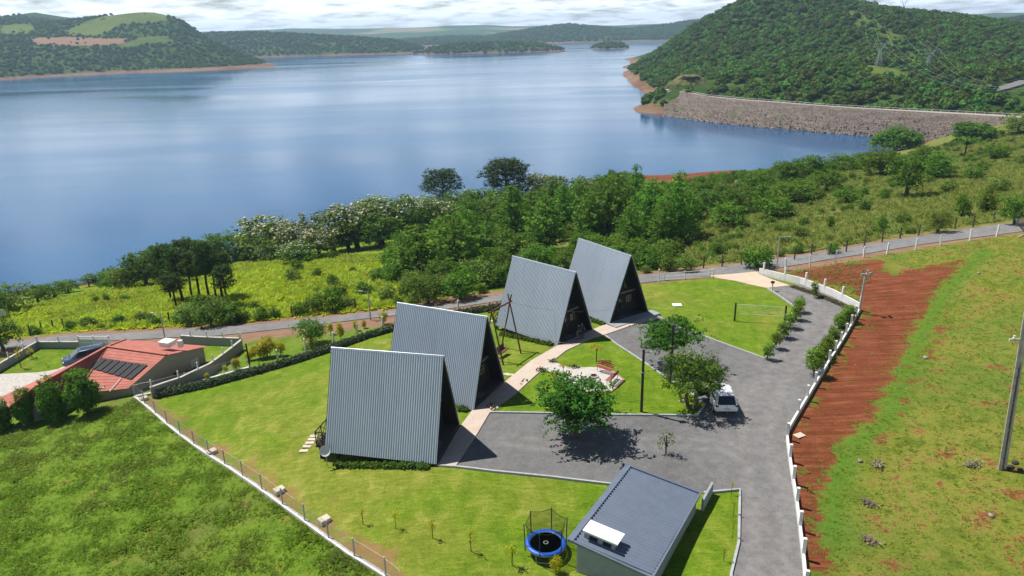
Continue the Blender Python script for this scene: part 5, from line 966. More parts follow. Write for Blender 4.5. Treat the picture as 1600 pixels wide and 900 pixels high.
# ------------------------------------------------------------------ pylons and power lines on the hill
def pylon(b, H, label, arm=7.0):
    r = empty('pylon', b, 0, label, 'pylon', 'power line pylons'); w = H*.11; zt = H*.62; m = MB(); lv = np.linspace(0, 1, 6)
    for sx in (-1, 1):
        for sy in (-1, 1): m.beam((sx*w, sy*w, -1), (sx*w*.28, sy*w*.28, zt), .22)
    for a, c in zip(lv[:-1], lv[1:]):
        wa, wc = w*(1-.72*a), w*(1-.72*c)
        for s in (-1, 1): m.beam((-wa, s*wa, zt*a), (wc, s*wc, zt*c), .12).beam((wa, s*wa, zt*a), (-wc, s*wc, zt*c), .12).beam((s*wa, -wa, zt*a), (s*wc, wc, zt*c), .12)
    m.build('lattice_tower', M['galv'], r); m = MB()
    for s in (-1, 1): m.beam((s*w*.25, 0, zt), (s*arm*.5, 0, H*.86), .26).beam((s*arm*.5, 0, H*.86), (s*arm*.42, 0, H), .2).beam((s*arm*.5, 0, H*.86), (s*arm*1.0, 0, H*.9), .18).beam((s*w*.25, 0, zt), (s*arm*.3, 0, H*.88), .14)
    m.beam((-arm*.5, 0, H*.86), (arm*.5, 0, H*.86), .2).build('head_frame', M['galv'], r); m = MB()
    for s in (-1, 0, 1): m.tube((s*arm*.95, 0, H*.9-(.0 if s else .4)), (s*arm*.95, 0, H*.9-2.2), .12, n=6)
    m.build('insulator', M['curtain'], r)
pa, pb = hit(1372, 104, HRz, 330, 1000), hit(1449, 108, HRz, 330, 1000)
pylon(pa, tall(pa, 62), 'grey lattice pylon by the bright clearing on the wooded hill'); pylon(pb, tall(pb, 74), 'grey lattice pylon right of the bright clearing on the wooded hill')
for q, y, H, lab in (((1365, 14), 800, 18, 'pylon top on the hill skyline, left of three'), ((1389.5, 22), 830, 13, 'pylon top on the hill skyline, middle of three'), ((1410, 24), 850, 16, 'pylon top on the hill skyline, right of three')): p = pd(*q, y); pylon((p[0], p[1], p[2]), H, lab, 4.6)
i = 0
for s0, s1, s2, lab in (((1350, -2), (1356, 64), (1606, 141), 'leftmost'), ((1363, 6), (1374, 64), (1606, 137), 'second'), ((1377, 8), (1392, 65), (1606, 132), 'third'), ((1404, 28), (1431, 76), (1606, 128), 'fourth'), ((1417, 28), (1450, 74), (1606, 124), 'fifth'), ((1431, 34), (1468, 76), (1606, 119), 'rightmost')):
    y1 = pa[1] if i < 3 else pb[1]; p0, p1, p2 = pd(*s0, 800), pd(*s1, y1), pd(*s2, 330); cable('power_cable', p0, p1, 4, .06, M['galv'], f'{lab} power line wire coming down the wooded hill, upper span', 'power line wires'); cable('power_cable', p1, p2, 9, .05, M['galv'], f'{lab} power line wire sweeping right over the dam road', 'power line wires'); i += 1
# ------------------------------------------------------------------ foliage materials
FOL.update(
 broad=foliage('broadleaf', (.036, .095, .009), (.120, .225, .021)), lush=foliage('lush_leaf', (.042, .110, .010), (.125, .230, .018)), pine=foliage('pine_needles', (.038, .115, .011), (.140, .260, .024)), arau=foliage('araucaria_needles', (.018, .046, .009), (.060, .105, .018)),
 yellow=foliage('yellow_leaf', (.20, .23, .012), (.50, .44, .02), .5), flower=foliage('cream_flower', (.36, .34, .24), (.62, .60, .48), .2, .02, .1), feather=foliage('feathery_leaf', (.024, .088, .009), (.075, .190, .016)), lime=foliage('lime_leaf', (.075, .150, .012), (.190, .290, .025)),
 hedge=foliage('lavender_hedge', (.036, .060, .028), (.095, .130, .066), .15, .0, .0), olive=foliage('olive_bush', (.070, .125, .016), (.175, .240, .040)), grass=foliage('field_grass', (.130, .225, .016), (.245, .345, .034), .55, .05, .25, ((.17, .15, .055), .11, .6)), mead=foliage('meadow_grass', (.21, .34, .010), (.44, .50, .016), .5, .05, .3, ((.16, .20, .03), .05, .5)), straw=foliage('dry_grass', (.16, .21, .030), (.30, .31, .075), .5, .05, .25), field=foliage('yellow_field_grass', (.13, .17, .018), (.26, .27, .040), .5, .05, .25, ((.09, .19, .018), .12, .8)))
M['bark'] = plain('tree_bark', (.115, .085, .065), .95, var=.35, scale=4, bump=.6); M['bark_dark'] = plain('dark_bark', (.05, .036, .028), .95, var=.35, scale=4)
FAR = foliage('far_canopy', (.036, .085, .010), (.115, .190, .024), .2, .09, .5)

def trunk_mesh(name, paths, mat):
    m = MB()
    for pts, rs in paths: m.path(pts, rs, 7)
    me = bpy.data.meshes.new(name); me.from_pydata(m.v, [], m.f); me.materials.append(mat); return me
def bent(p0, p1, r0, r1, g, n=4, w=.12):
    P = [np.array(p0)+(np.array(p1)-np.array(p0))*t+(np.array([g.uniform(-w, w), g.uniform(-w, w), 0]) if 0 < t < 1 else 0) for t in np.linspace(0, 1, n+1)]; return P, list(np.linspace(r0, r1, n+1))
def T_broad(seed, fol='broad', w=5.5, h=6.0, lobes=9, flat=1.0, leaf=.30, per=15, k=10, trunk=.28, twin=False, flowers=0.0, bark='bark', low=-.5, crown=.56, skirt=5):
    g = random.Random(seed); rng = np.random.default_rng(seed); cz = h*crown; B = [(0, 0, cz+.1*h, w*.27, w*.27, h*.25*flat)]+[(math.cos(i*1.7)*w*.24, math.sin(i*1.7)*w*.24, cz*.55, w*.2, w*.2, h*.17) for i in range(skirt)]
    for i in range(lobes):
        a = 2*math.pi*i/lobes+g.uniform(-.3, .3); q = g.uniform(.22, .33)*w; B.append((math.cos(a)*q, math.sin(a)*q, cz+g.uniform(-.14, .15)*h*flat, w*g.uniform(.15, .22), w*g.uniform(.15, .22), h*g.uniform(.13, .2)*flat))
    C, Nn, S, T = clumps(B, per, k, leaf, leaf*.85, rng, .6, low); V, F_, T2 = leaves(C, Nn, S, T, .62, rng); parts = [(V, F_, T2, 0)]; mats = [FOL[fol]]
    if flowers:
        up = (Nn[:, 2] > .35) & (C[:, 2] > cz) & (rng.random(len(C)) < flowers); V, F_, T2 = leaves(C[up]+[0, 0, .12], Nn[up], S[up]*.75, rng.random(up.sum()), .8, rng); parts.append((V, F_, T2, 1)); mats.append(FOL['flower'])
    P = []
    for s in ((-1, 1) if twin else (0,)):
        top = (s*.35*w*.3, g.uniform(-.1, .1), cz*.8); P.append(bent((s*.16, 0, -.2), top, trunk, trunk*.55, g))
        for i in range(5): b = B[1+skirt+(i*2+s) % lobes]; P.append(bent(top, (b[0]*.85, b[1]*.85, b[2]), trunk*.5, .04, g, 3))
    return trunk_mesh('trunk', P, M[bark]), leaf_mesh('crown', parts, mats), w, h
def T_pine(seed, w=4.6, h=10.0, fol='pine'):
    g = random.Random(seed); rng = np.random.default_rng(seed); C, Nn, S, T = [], [], [], []; z = h*.12; lean = (g.uniform(-.2, .2), g.uniform(-.2, .2))
    while z < h*.985:
        u = z/h; rad = w*.5*min(1.0, ((1-u)**.8)*1.75+.10)*g.uniform(.75, 1.1); n = max(3, int(7*(1-u)+3)); a0 = g.random()*6
        for i in range(n):
            a = a0+2*math.pi*i/n+g.uniform(-.25, .25); L = rad*g.uniform(.65, 1.12); tn = g.gauss(.5, .22); m = max(2, int(L/.42))
            for j in range(m):
                t = (j+1)/m; c = np.array([math.cos(a)*L*t+lean[0]*u, math.sin(a)*L*t+lean[1]*u, z+.30*L*t*t+g.uniform(-.1, .1)]); k = 6
                q = c+rng.normal(size=(k, 3))*[.20, .20, .17]; C.append(q); Nn.append(np.array([math.cos(a)*.3, math.sin(a)*.3, .55])+rng.normal(size=(k, 3))*.7); S.append(.52*(.6+.7*rng.random(k))); T.append(np.clip(tn+.25*(t-.5)+rng.normal(0, .14, k), 0, 1))
        z += h*.045*g.uniform(.8, 1.25)
    V, F_, T2 = leaves(np.concatenate(C), np.concatenate(Nn), np.concatenate(S), np.concatenate(T), .38, rng); return trunk_mesh('trunk', [bent((0, 0, -.2), (lean[0], lean[1], h*.95), .2, .03, g, 5, .1)], M['bark_dark']), leaf_mesh('crown', [(V, F_, T2, 0)], [FOL[fol]]), w, h
def T_arau(seed, w=7.5, h=11.0, bare=.5, young=False):
    g = random.Random(seed); rng = np.random.default_rng(seed); P = [bent((0, 0, -.2), (g.uniform(-.2, .2), 0, h*.9), .26 if not young else .16, .1, g, 5, .06)]; B = []
    for lv in range(5 if not young else 6):
        zb = h*(bare+(.93-bare)*lv/5); n = 9 if not young else 6
        for i in range(n):
            a = 2*math.pi*i/n+lv*.5+g.uniform(-.2, .2); L = w*.5*g.uniform(.6, 1.0)*(1-.09*lv if not young else 1-.12*abs(lv-2)); zt = min(h, zb+h*(.10 if not young else .04)+L*.18*(1 if not young else .5)); e = (math.cos(a)*L, math.sin(a)*L, zt)
            P.append(([np.array([0, 0, zb]), np.array([e[0]*.55, e[1]*.55, zb+(zt-zb)*.3]), np.array(e)], [.06, .045, .03])); r = w*(.085 if not young else .13)*g.uniform(.8, 1.2); B.append((*e, r*1.25, r*1.25, r*.9)); B.append((e[0]*.7, e[1]*.7, zt-.1*r, r, r, r*.7))
    B.append((0, 0, h*.95, w*.14, w*.14, h*.05)); C, Nn, S, T = clumps(B, 26, 8, .30, .16, rng, .4, -.8); V, F_, T2 = leaves(C, Nn, S, T, .4, rng); return trunk_mesh('trunk', P, M['bark_dark']), leaf_mesh('crown', [(V, F_, T2, 0)], [FOL['arau']]), w, h
def T_feather(seed, w=5.4, h=3.9, tier=12):
    g = random.Random(seed); rng = np.random.default_rng(seed); P = []; C, Nn, S, T = [], [], [], []; fork = np.array([.15, .1, h*.32]); P.append(bent((0, 0, -.2), fork, .22, .17, g, 3, .04))
    for i in range(11+tier):
        a = 2*math.pi*i/11+g.uniform(-.2, .2); L = w*.5*g.uniform(.62, .98); zt = h*(.72+.2*(1-L/(w*.5)))+g.uniform(-.2, .2) if i < 11 else h*g.uniform(.38, .6); e = np.array([math.cos(a)*L, math.sin(a)*L, zt]); P.append(([fork, fork+(e-fork)*.5+np.array([0, 0, .3]), e], [.10, .06, .025]))
        for j in range(26):
            t = g.uniform(.3, 1.08); c = fork+(e-fork)*t+np.array([g.gauss(0, .38), g.gauss(0, .38), .34*math.sin(math.pi*min(t, 1))+g.gauss(.1, .16)]); d = g.random()*6.28; tn = g.gauss(.5, .25)
            for q in range(12):      # a frond: leaflets along a drooping rib
                s = q/11; c2 = c+np.array([math.cos(d)*.75*s, math.sin(d)*.75*s, -.24*s*s]); C.append(c2+rng.normal(size=3)*.06); Nn.append(np.array([0, 0, 1])+rng.normal(size=3)*.42); S.append(.27*(1-.35*s)); T.append(min(1, max(0, tn+g.gauss(0, .1))))
    for i in range(60):
        q = g.random()**.5*w*.28; a = g.random()*6.28; c = np.array([math.cos(a)*q, math.sin(a)*q, h*.93-.25*q*q/w+g.gauss(0, .12)]); tn = g.gauss(.55, .25); d = g.random()*6.28
        for k in range(12): s = k/11; C.append(c+np.array([math.cos(d)*.7*s, math.sin(d)*.7*s, -.2*s*s])+rng.normal(size=3)*.06); Nn.append(np.array([0, 0, 1])+rng.normal(size=3)*.42); S.append(.26*(1-.3*s)); T.append(min(1, max(0, tn)))
    V, F_, T2 = leaves(np.array(C), np.array(Nn), np.array(S), np.array(T), .62, rng); return trunk_mesh('trunk', P, M['bark']), leaf_mesh('crown', [(V, F_, T2, 0)], [FOL['feather']]), w, h
def T_shrub(seed, fol='lime', w=1.2, h=1.9, stem=.45, leaf=.13, per=130, k=10, core=0):
    g = random.Random(seed); rng = np.random.default_rng(seed); c = (h+stem)/2; B = [(0, 0, c, w*.42, w*.42, (h-stem)*.5)]+[(math.cos(i*1.26)*w*.2, math.sin(i*1.26)*w*.2, c+g.uniform(-.3, .25)*(h-stem), w*.27, w*.27, (h-stem)*.28) for i in range(5)]
    C, Nn, S, T = clumps(B, per, k, leaf, leaf*.7, rng, .5, -1.0); V, F_, T2 = leaves(C, Nn, S, T, .6, rng); return trunk_mesh('trunk', [bent((0, 0, -.1), (0, 0, c), .045*max(1, w/1.3), .03, g, 2, .02)]+[bent((0, 0, stem), (math.cos(i)*w*.3, math.sin(i)*w*.3, c), .025, .012, g, 2, .02) for i in (0, 2, 4)], M['bark']), leaf_mesh('crown', [(V, F_, T2, 0)], [FOL[fol]]), w, h
def T_sapling(seed, fol='yellow', h=1.3, n=75, leaf=.14):
    g = random.Random(seed); rng = np.random.default_rng(seed); C = rng.normal(size=(n, 3))*[.14, .14, .22]+[0, 0, h*.76]; V, F_, T = leaves(C, rng.normal(size=(n, 3))+[0, 0, .3], leaf*(.6+.8*rng.random(n)), rng.random(n), .55, rng)
    return trunk_mesh('trunk', [bent((0, 0, -.05), (.03, 0, h*.95), .022, .01, g, 3, .03), ([np.array([.07, .02, -.05]), np.array([.05, .02, h*.8])], [.018, .018])], M['bark_dark']), leaf_mesh('crown', [(V, F_, T, 0)], [FOL[fol]]), .6, h
def T_palm(seed, w=1.3, h=1.3, fol='yellow', stem=.8, n=9, seg=8):
    g = random.Random(seed); rng = np.random.default_rng(seed); C, Nn, S, T = [], [], [], []
    for i in range(n):
        a = 2*math.pi*i/n+g.uniform(-.2, .2); L = w*.5*g.uniform(.8, 1.1)
        for j in range(seg*3): t = j/(seg*3); c = np.array([math.cos(a)*L*t, math.sin(a)*L*t, stem*h+h*(.32*math.sin(t*2.4)-.12*t)]); C.append(c+rng.normal(size=3)*w*.035); Nn.append(np.array([0, 0, 1])+rng.normal(size=3)*.5); S.append(w*.16); T.append(g.random())
    V, F_, T2 = leaves(np.array(C), np.array(Nn), np.array(S), np.array(T), .4, rng); return trunk_mesh('trunk', [bent((0, 0, -.1), (0, 0, stem*h), .05*h/1.3, .03*h/1.3, g, 3, .02)], M['bark']), leaf_mesh('crown', [(V, F_, T2, 0)], [FOL[fol]]), w, h

KIND = {'broad': [T_broad(21), T_broad(22, lobes=7, flat=1.15), T_broad(23, w=6, flat=.85), T_broad(24, 'olive')], 'flower': [T_broad(31, 'olive', flowers=.4), T_broad(32, 'broad', w=6, flowers=.28, flat=.9), T_broad(33, 'olive', flowers=.42, lobes=8)], 'pine': [T_pine(41), T_pine(42, 5.0), T_pine(43, 4.2), T_pine(44, 5.2, 9.5)],
 'arau': [T_arau(51), T_arau(52, 8.0)], 'arauy': [T_arau(53, 3.6, 9.0, .55, True), T_arau(54, 3.2, 9.0, .5, True), T_arau(55, 4.0, 9.0, .6, True)], 'umbrella': [T_broad(61, 'broad', 6.5, 5.0, 11, 1.1, trunk=.3, crown=.5, per=34, skirt=8), T_broad(62, 'broad', 6.5, 5.0, 11, 1.05, crown=.5, per=34, skirt=8)], 'lush': [T_broad(71, 'lush', lobes=8), T_broad(72, 'lush', flat=1.2, lobes=7), T_broad(73, 'lush', w=5, flat=1.3)],
 'bush': [T_shrub(81, 'olive', 2.6, 2.2, .1, .22, 36, 9), T_shrub(82, 'lush', 2.6, 2.2, .1, .22, 36, 9), T_shrub(83, 'broad', 2.6, 2.2, .1, .22, 36, 9)], 'drive': [T_shrub(91, 'lime'), T_shrub(92, 'lime', 1.3, 1.8)], 'round': [T_shrub(93, 'lush', 2.6, 3.4, .2, .17, 120, 11), T_shrub(94, 'lush', 2.6, 3.2, .2, .17, 120, 11)], 'bed': [T_shrub(193, 'lime', 1.6, 2.0, .25, .14, 120, 10), T_shrub(194, 'lime', 1.6, 1.9, .25, .14, 120, 10)], 'yellow': [T_shrub(95, 'yellow', 1.4, 1.5, .2, .15, 110, 9), T_shrub(96, 'yellow', 1.4, 1.6, .2, .15, 100, 9)],
 'sapling': [T_sapling(97), T_sapling(98)], 'palm': [T_palm(99)], 'bigpalm': [T_palm(100, 5.5, 5.0, 'lush', .7, 14, 10)]}
NAME = {'broad': 'broadleaf_tree', 'flower': 'flowering_tree', 'pine': 'pine_tree', 'arau': 'araucaria_tree', 'arauy': 'araucaria_tree', 'umbrella': 'umbrella_tree', 'lush': 'broadleaf_tree', 'bush': 'bush', 'drive': 'clipped_shrub', 'round': 'round_tree', 'bed': 'leafy_shrub', 'yellow': 'yellow_bush', 'sapling': 'sapling', 'palm': 'small_palm', 'bigpalm': 'palm_tree'}
CNT = [0]; TREES = []
def plant(kind, x, yb, yt, wpx, label, cat='tree', group=None, lift=0.0):
    b = at(x, yb); h = max(tall(b, yt), .25); zc = project(b)[2]; w = wpx*zc/CAM_F; tm, cm, w0, h0 = KIND[kind][CNT[0] % len(KIND[kind])]; CNT[0] += 1
    r = empty(NAME[kind], G(b[0], b[1], lift), rnd.random()*6.28, label, cat, group); r.scale = (w/w0, w/w0, h/h0); link('trunk', tm, r); link('crown', cm, r); TREES.append((b[0], b[1], w)); return r
def plants(L_, desc, cat, group):
    """a stand of alike plants, told apart by their order from left to right"""
    for i, (k, *q) in enumerate(sorted(L_, key=lambda t: t[1])): plant(k, *q, f'{desc}, {ORD[i]} from the left' if len(L_) > 1 else desc, cat, group)

# lake belt
plant('arau', 694, 346, 266, 66, 'flat topped araucaria at the lake, left of two above the pines', 'tree', 'araucarias at the lake'); plant('arau', 793, 345, 251, 88, 'broad flat topped araucaria at the lake, right of two above the pines', 'tree', 'araucarias at the lake')
plants([('pine', 802, 372, 288, 60), ('pine', 851, 392, 305, 72), ('pine', 880, 368, 288, 55), ('pine', 949, 374, 271, 74), ('pine', 991, 345, 258, 44), ('pine', 1013, 378, 277, 66), ('pine', 1056, 380, 270, 64), ('pine', 1036, 386, 312, 50), ('pine', 966, 350, 268, 46), ('pine', 862, 345, 274, 50), ('pine', 920, 380, 300, 56), ('pine', 905, 355, 282, 50), ('pine', 830, 360, 300, 50), ('pine', 1075, 372, 300, 40), ('pine', 985, 388, 320, 48)], 'tall green pine in the stand behind the cabins', 'tree', 'pine stand')
plants([('pine', 712, 436, 331, 88), ('pine', 655, 438, 350, 78), ('pine', 738, 414, 328, 60), ('pine', 690, 420, 340, 62), ('pine', 632, 428, 360, 50), ('pine', 762, 408, 345, 52)], 'dark pine left of the third cabin ridge, by the lane', 'tree', 'pines by the lane')
plants([('broad', 799, 415, 356, 76), ('lush', 842, 424, 380, 62), ('broad', 750, 449, 398, 66), ('lush', 720, 468, 418, 62), ('broad', 669, 474, 427, 66), ('lush', 943, 404, 368, 84), ('lush', 885, 424, 391, 50), ('broad', 690, 450, 405, 60), ('lush', 775, 430, 385, 60), ('broad', 640, 462, 425, 50), ('lush', 1000, 410, 372, 56), ('broad', 820, 440, 400, 50), ('lush', 915, 425, 395, 48)], 'leafy tree in the undergrowth behind the cabins', 'tree', 'undergrowth trees behind the cabins')
plants([('flower', 422, 404, 330, 112), ('flower', 472, 402, 340, 86), ('flower', 522, 394, 318, 104), ('flower', 560, 388, 308, 94), ('flower', 597, 382, 298, 94), ('flower', 632, 376, 296, 76), ('flower', 466, 412, 374, 74), ('flower', 697, 356, 310, 66), ('flower', 842, 326, 264, 48), ('flower', 500, 404, 352, 70), ('flower', 660, 366, 300, 66), ('flower', 735, 345, 290, 60), ('flower', 905, 318, 270, 50), ('flower', 870, 322, 268, 46)], 'rounded tree with cream blossom on the lake shore', 'tree', 'blossoming shore trees')
plants([('broad', 270, 444, 372, 66), ('broad', 229, 448, 385, 66), ('broad', 200, 451, 409, 56), ('broad', 180, 451, 418, 46), ('broad', 295, 434, 368, 66), ('broad', 330, 414, 364, 66), ('broad', 358, 408, 360, 62), ('broad', 388, 404, 355, 66), ('broad', 250, 440, 380, 60), ('broad', 545, 392, 336, 76), ('broad', 590, 388, 330, 70), ('broad', 430, 408, 365, 60)], 'dark rounded tree on the lake shore', 'tree', 'dark shore trees')
plants([('broad', 680, 352, 300, 60), ('lush', 715, 350, 296, 60), ('broad', 760, 345, 285, 66), ('lush', 815, 342, 282, 60), ('broad', 780, 352, 290, 60), ('broad', 735, 362, 305, 60), ('broad', 668, 360, 312, 50), ('lush', 840, 345, 290, 50), ('broad', 1020, 330, 285, 50), ('broad', 940, 330, 278, 50), ('lush', 1080, 345, 300, 50)], 'green tree between the araucarias and the pines, close to the lake', 'tree', 'lake edge trees')
plants([('broad', 18, 487, 442, 76), ('broad', 60, 472, 443, 46), ('broad', 86, 465, 440, 54), ('broad', 108, 457, 435, 44), ('flower', 140, 448, 425, 26), ('broad', 5, 548, 490, 66), ('broad', -8, 500, 450, 60)], 'tree at the water edge on the far left', 'tree', 'far left shore trees')
plants([('arauy', 286, 474, 388, 44), ('arauy', 329, 478, 378, 40), ('arauy', 315, 476, 392, 46), ('arauy', 349, 470, 396, 48), ('arauy', 276, 484, 430, 40), ('arauy', 268, 470, 384, 46), ('arauy', 301, 468, 376, 42), ('arauy', 338, 466, 384, 42), ('arauy', 356, 482, 415, 36)], 'tall bare-stemmed araucaria in the grove by the lane', 'tree', 'araucaria grove')
plants([('bush', 300, 508, 474, 48), ('bush', 330, 510, 470, 52), ('bush', 360, 506, 476, 46), ('bush', 285, 506, 482, 34), ('bush', 345, 498, 462, 50), ('bush', 378, 503, 482, 30), ('bush', 315, 496, 460, 44)], 'dark bush under the araucaria grove', 'bush', 'bushes under the grove')
plants([('bush', 408, 500, 480, 28), ('bush', 430, 497, 480, 22), ('bush', 495, 488, 455, 36), ('bush', 520, 487, 452, 40), ('bush', 545, 482, 462, 30), ('bush', 530, 470, 440, 32), ('bush', 470, 492, 470, 30), ('bush', 458, 440, 418, 26), ('bush', 465, 425, 405, 24), ('bush', 570, 462, 440, 34), ('bush', 605, 470, 445, 34), ('bush', 590, 440, 418, 30), ('bush', 140, 512, 496, 34), ('bush', 115, 514, 500, 22), ('bush', 185, 507, 493, 30), ('bush', 225, 503, 485, 28), ('bush', 150, 473, 460, 14), ('bush', 167, 472, 457, 12), ('bush', 195, 470, 460, 16)], 'bush in the bright meadow beyond the lane', 'bush', 'meadow bushes')
# bank on the right
plant('umbrella', 1398, 236, 194, 82, 'dark umbrella shaped tree in front of the dam, larger of two', 'tree', 'umbrella trees'); plant('umbrella', 1521, 220, 186, 68, 'dark umbrella shaped tree in front of the dam, right of the larger one', 'tree', 'umbrella trees'); plant('bigpalm', 1507, 246, 216, 46, 'palm tree with drooping fronds on the right bank', 'tree')
plants([('broad', 1415, 308, 232, 66), ('pine', 1463, 280, 236, 46), ('lush', 1376, 274, 229, 74), ('broad', 1590, 210, 174, 56), ('lush', 1556, 250, 224, 42), ('broad', 1271, 276, 236, 56), ('broad', 1236, 282, 246, 64), ('lush', 1313, 268, 239, 50), ('pine', 1190, 328, 284, 34), ('lush', 1240, 316, 279, 72), ('lush', 1208, 342, 299, 72), ('broad', 1155, 334, 288, 62), ('lush', 1135, 356, 316, 62), ('lush', 1323, 318, 289, 52), ('broad', 1465, 364, 324, 42), ('pine', 1540, 332, 288, 36), ('broad', 1583, 352, 296, 48), ('broad', 1110, 330, 290, 50), ('broad', 1180, 312, 268, 46), ('lush', 1290, 300, 262, 54), ('broad', 1348, 262, 234, 46), ('lush', 1440, 262, 226, 44)], 'tree scattered on the grassy bank right of the pines', 'tree', 'right bank trees')
plants([('bush', 1181, 418, 382, 52), ('bush', 1071, 424, 397, 38), ('bush', 1044, 423, 394, 34), ('bush', 1502, 340, 303, 28), ('bush', 1376, 361, 338, 18), ('bush', 1297, 358, 337, 15), ('bush', 1120, 400, 378, 30), ('bush', 1480, 300, 280, 30), ('bush', 1350, 330, 308, 30), ('bush', 1250, 372, 352, 30), ('bush', 1410, 350, 332, 24), ('bush', 1560, 300, 276, 34), ('bush', 1520, 280, 258, 32), ('bush', 1300, 396, 380, 24)], 'bush on the grassy bank above the lane', 'bush', 'right bank bushes')
# court and garden
def solo(t, name, x, yb, yt, wpx, label, cat='tree', rot=0.0, lift=.06, group=None):
    b = at(x, yb); h = tall(b, yt); w = wpx*project(b)[2]/CAM_F; r = empty(name, G(b[0], b[1], lift), rot, label, cat, group); r.scale = (w/t[2], w/t[2], h/t[3]); link('trunk', t[0], r); link('crown', t[1], r); return r
solo(T_feather(111), 'feathery_tree', 897, 684, 594, 122, 'wide feathery tree standing alone on the gravel in front of the patio'); solo(T_feather(112, 5.4, 3.4, 4), 'feathery_tree', 1050, 574, 500, 98, 'low spreading feathery tree beside the gravel, behind the solar lamp post', rot=1.5)
solo(T_broad(113, 'lush', 4.6, 4.4, 11, 1.1, .17, 44, 13, .17, True, low=-.6, crown=.62, skirt=0), 'court_tree', 1079, 640, 551, 96, 'dense round tree with two pale trunks beside the white car'); solo(T_shrub(114, 'olive', 1.6, 2.4, .5, .13, 60, 8), 'court_tree', 1112, 584, 548, 26, 'small slim tree behind the dense court tree')
solo(T_shrub(115, 'olive', .9, 2.0, .35, .12, 34, 6), 'young_tree', 1040, 710, 661, 27, 'thin young tree alone on the gravel between wide tree and shed'); solo(KIND['palm'][0], 'small_palm', 932, 566, 543, 26, 'small yellow palm on the court lawn behind the benches', 'plant', group='small yellow palms'); solo(KIND['palm'][0], 'small_palm', 866, 610, 585, 22, 'small yellow palm half hidden behind the feathery tree', 'plant', 1.2, group='small yellow palms'); solo(KIND['palm'][0], 'small_palm', 880, 587, 572, 14, 'pale small palm beside the patio entrance', 'plant', 2.2, group='small yellow palms')
plants([('drive', 1248, 489, 463, 20), ('drive', 1244, 501, 475, 19), ('drive', 1234, 514, 487, 21), ('drive', 1224, 529, 502, 24), ('drive', 1212, 546, 518, 20), ('drive', 1199, 563, 535, 20)], 'lime green shrub in the row along the volleyball lawn kerb', 'shrub', 'shrubs along the kerb')
plants([('bed', 1324, 503, 475, 25), ('bed', 1310, 515, 490, 19), ('bed', 1300, 530, 508, 16), ('bed', 1291, 551, 523, 21), ('bed', 1282, 563, 533, 24), ('bed', 1271, 588, 543, 31)], 'leafy green shrub in the bed inside the white wall', 'shrub', 'shrubs inside the white wall'); plant('drive', 1272, 466, 440, 13, 'slim young shrub in the flower bed by the upper white wall', 'shrub')
plants([('round', 137, 646, 576, 54), ('round', 88, 657, 588, 44), ('round', 44, 664, 605, 33), ('round', 6, 670, 622, 40)], 'round leafy tree in front of the red roofed house', 'tree', 'round trees at the house')
plant('lush', 487, 538, 489, 56, 'round green tree in the grass strip between hedge and lane'); plants([('yellow', 418, 558, 527, 32), ('yellow', 407, 560, 538, 28), ('yellow', 439, 556, 534, 17), ('yellow', 370, 580, 560, 15), ('yellow', 391, 563, 546, 18), ('yellow', 517, 523, 505, 10), ('yellow', 533, 530, 503, 13), ('yellow', 556, 517, 501, 9), ('yellow', 569, 513, 500, 9), ('yellow', 600, 507, 488, 15), ('yellow', 353, 582, 570, 9), ('yellow', 324, 593, 583, 8), ('yellow', 487, 545, 530, 8)], 'small yellow-green bush behind the hedge', 'bush', 'orchard bushes')
plants([('sapling', 568, 820, 795, 10), ('sapling', 619, 827, 800, 10), ('sapling', 676, 842, 813, 11), ('sapling', 736, 863, 829, 11), ('sapling', 800, 885, 852, 16)], 'staked yellow sapling on the near lawn', 'sapling', 'staked saplings on the lawn'); plant('yellow', 869, 897, 872, 20, 'yellow-green shrub on the lawn between trampoline and shed', 'shrub')
plants([('sapling', 1143, 774, 752, 6), ('sapling', 1146, 806, 782, 6), ('sapling', 1144, 842, 815, 6), ('sapling', 1131, 878, 855, 8)], 'thin sapling in the grass strip right of the shed', 'sapling', 'saplings beside the shed'); plants([('sapling', 34, 575, 545, 10), ('sapling', 50, 560, 545, 12), ('sapling', 74, 573, 565, 5), ('sapling', 127, 553, 543, 5)], 'tiny tree on the neighbour lawn', 'sapling', 'neighbour saplings'); plant('sapling', 1262, 768, 756, 9, 'lone seedling on the red soil outside the white wall', 'sapling')
# hedge
def leaf_strip(name, ln, w, h, n, leaf, fol, label, cat, group=None, zoff=0.0, zf=Z):
    P = resample(ln, n); d = np.gradient(P, axis=0); d /= np.linalg.norm(d, axis=1, keepdims=True); nn = np.c_[-d[:, 1], d[:, 0]]; k = 9; a = RNG.random((n, k))*math.pi; lump = .85+.15*np.sin(np.arange(n)*.37)+.12*RNG.normal(size=n); c, s = np.cos(a)*w/2, np.sin(a)**.6*h; s = s*lump[:, None]
    C = np.stack([P[:, 0:1]+nn[:, 0:1]*c+RNG.normal(size=(n, k))*.06, P[:, 1:2]+nn[:, 1:2]*c+RNG.normal(size=(n, k))*.06, zf(P[:, 0], P[:, 1])[:, None]+zoff+s], -1).reshape(-1, 3); Nn = np.stack([nn[:, 0:1]*c, nn[:, 1:2]*c, s], -1).reshape(-1, 3)+RNG.normal(size=(n*k, 3))*.35
    r = empty(name, G(*ln[0]), 0, label, cat, group); o0 = np.array(r.location); V, F_, T = leaves(C-o0, Nn, leaf*(.6+.8*RNG.random(n*k)), np.clip(np.repeat(RNG.normal(.5, .2, n), k)+RNG.normal(0, .2, n*k), 0, 1), .5); link('foliage', leaf_mesh('foliage', [(V, F_, T, 0)], [FOL[fol]]), r)
    Q = resample(ln, max(3, n//8)); m = strip([tuple(q) for q in Q], w*.36, w*.36, -.1, h*.72+zoff, zf); m.v = [(a-o0[0], b-o0[1], c-o0[2]) for a, b, c in m.v]; m.build('woody_core', plain(name+'_core', (.03, .035, .02), .95), r)
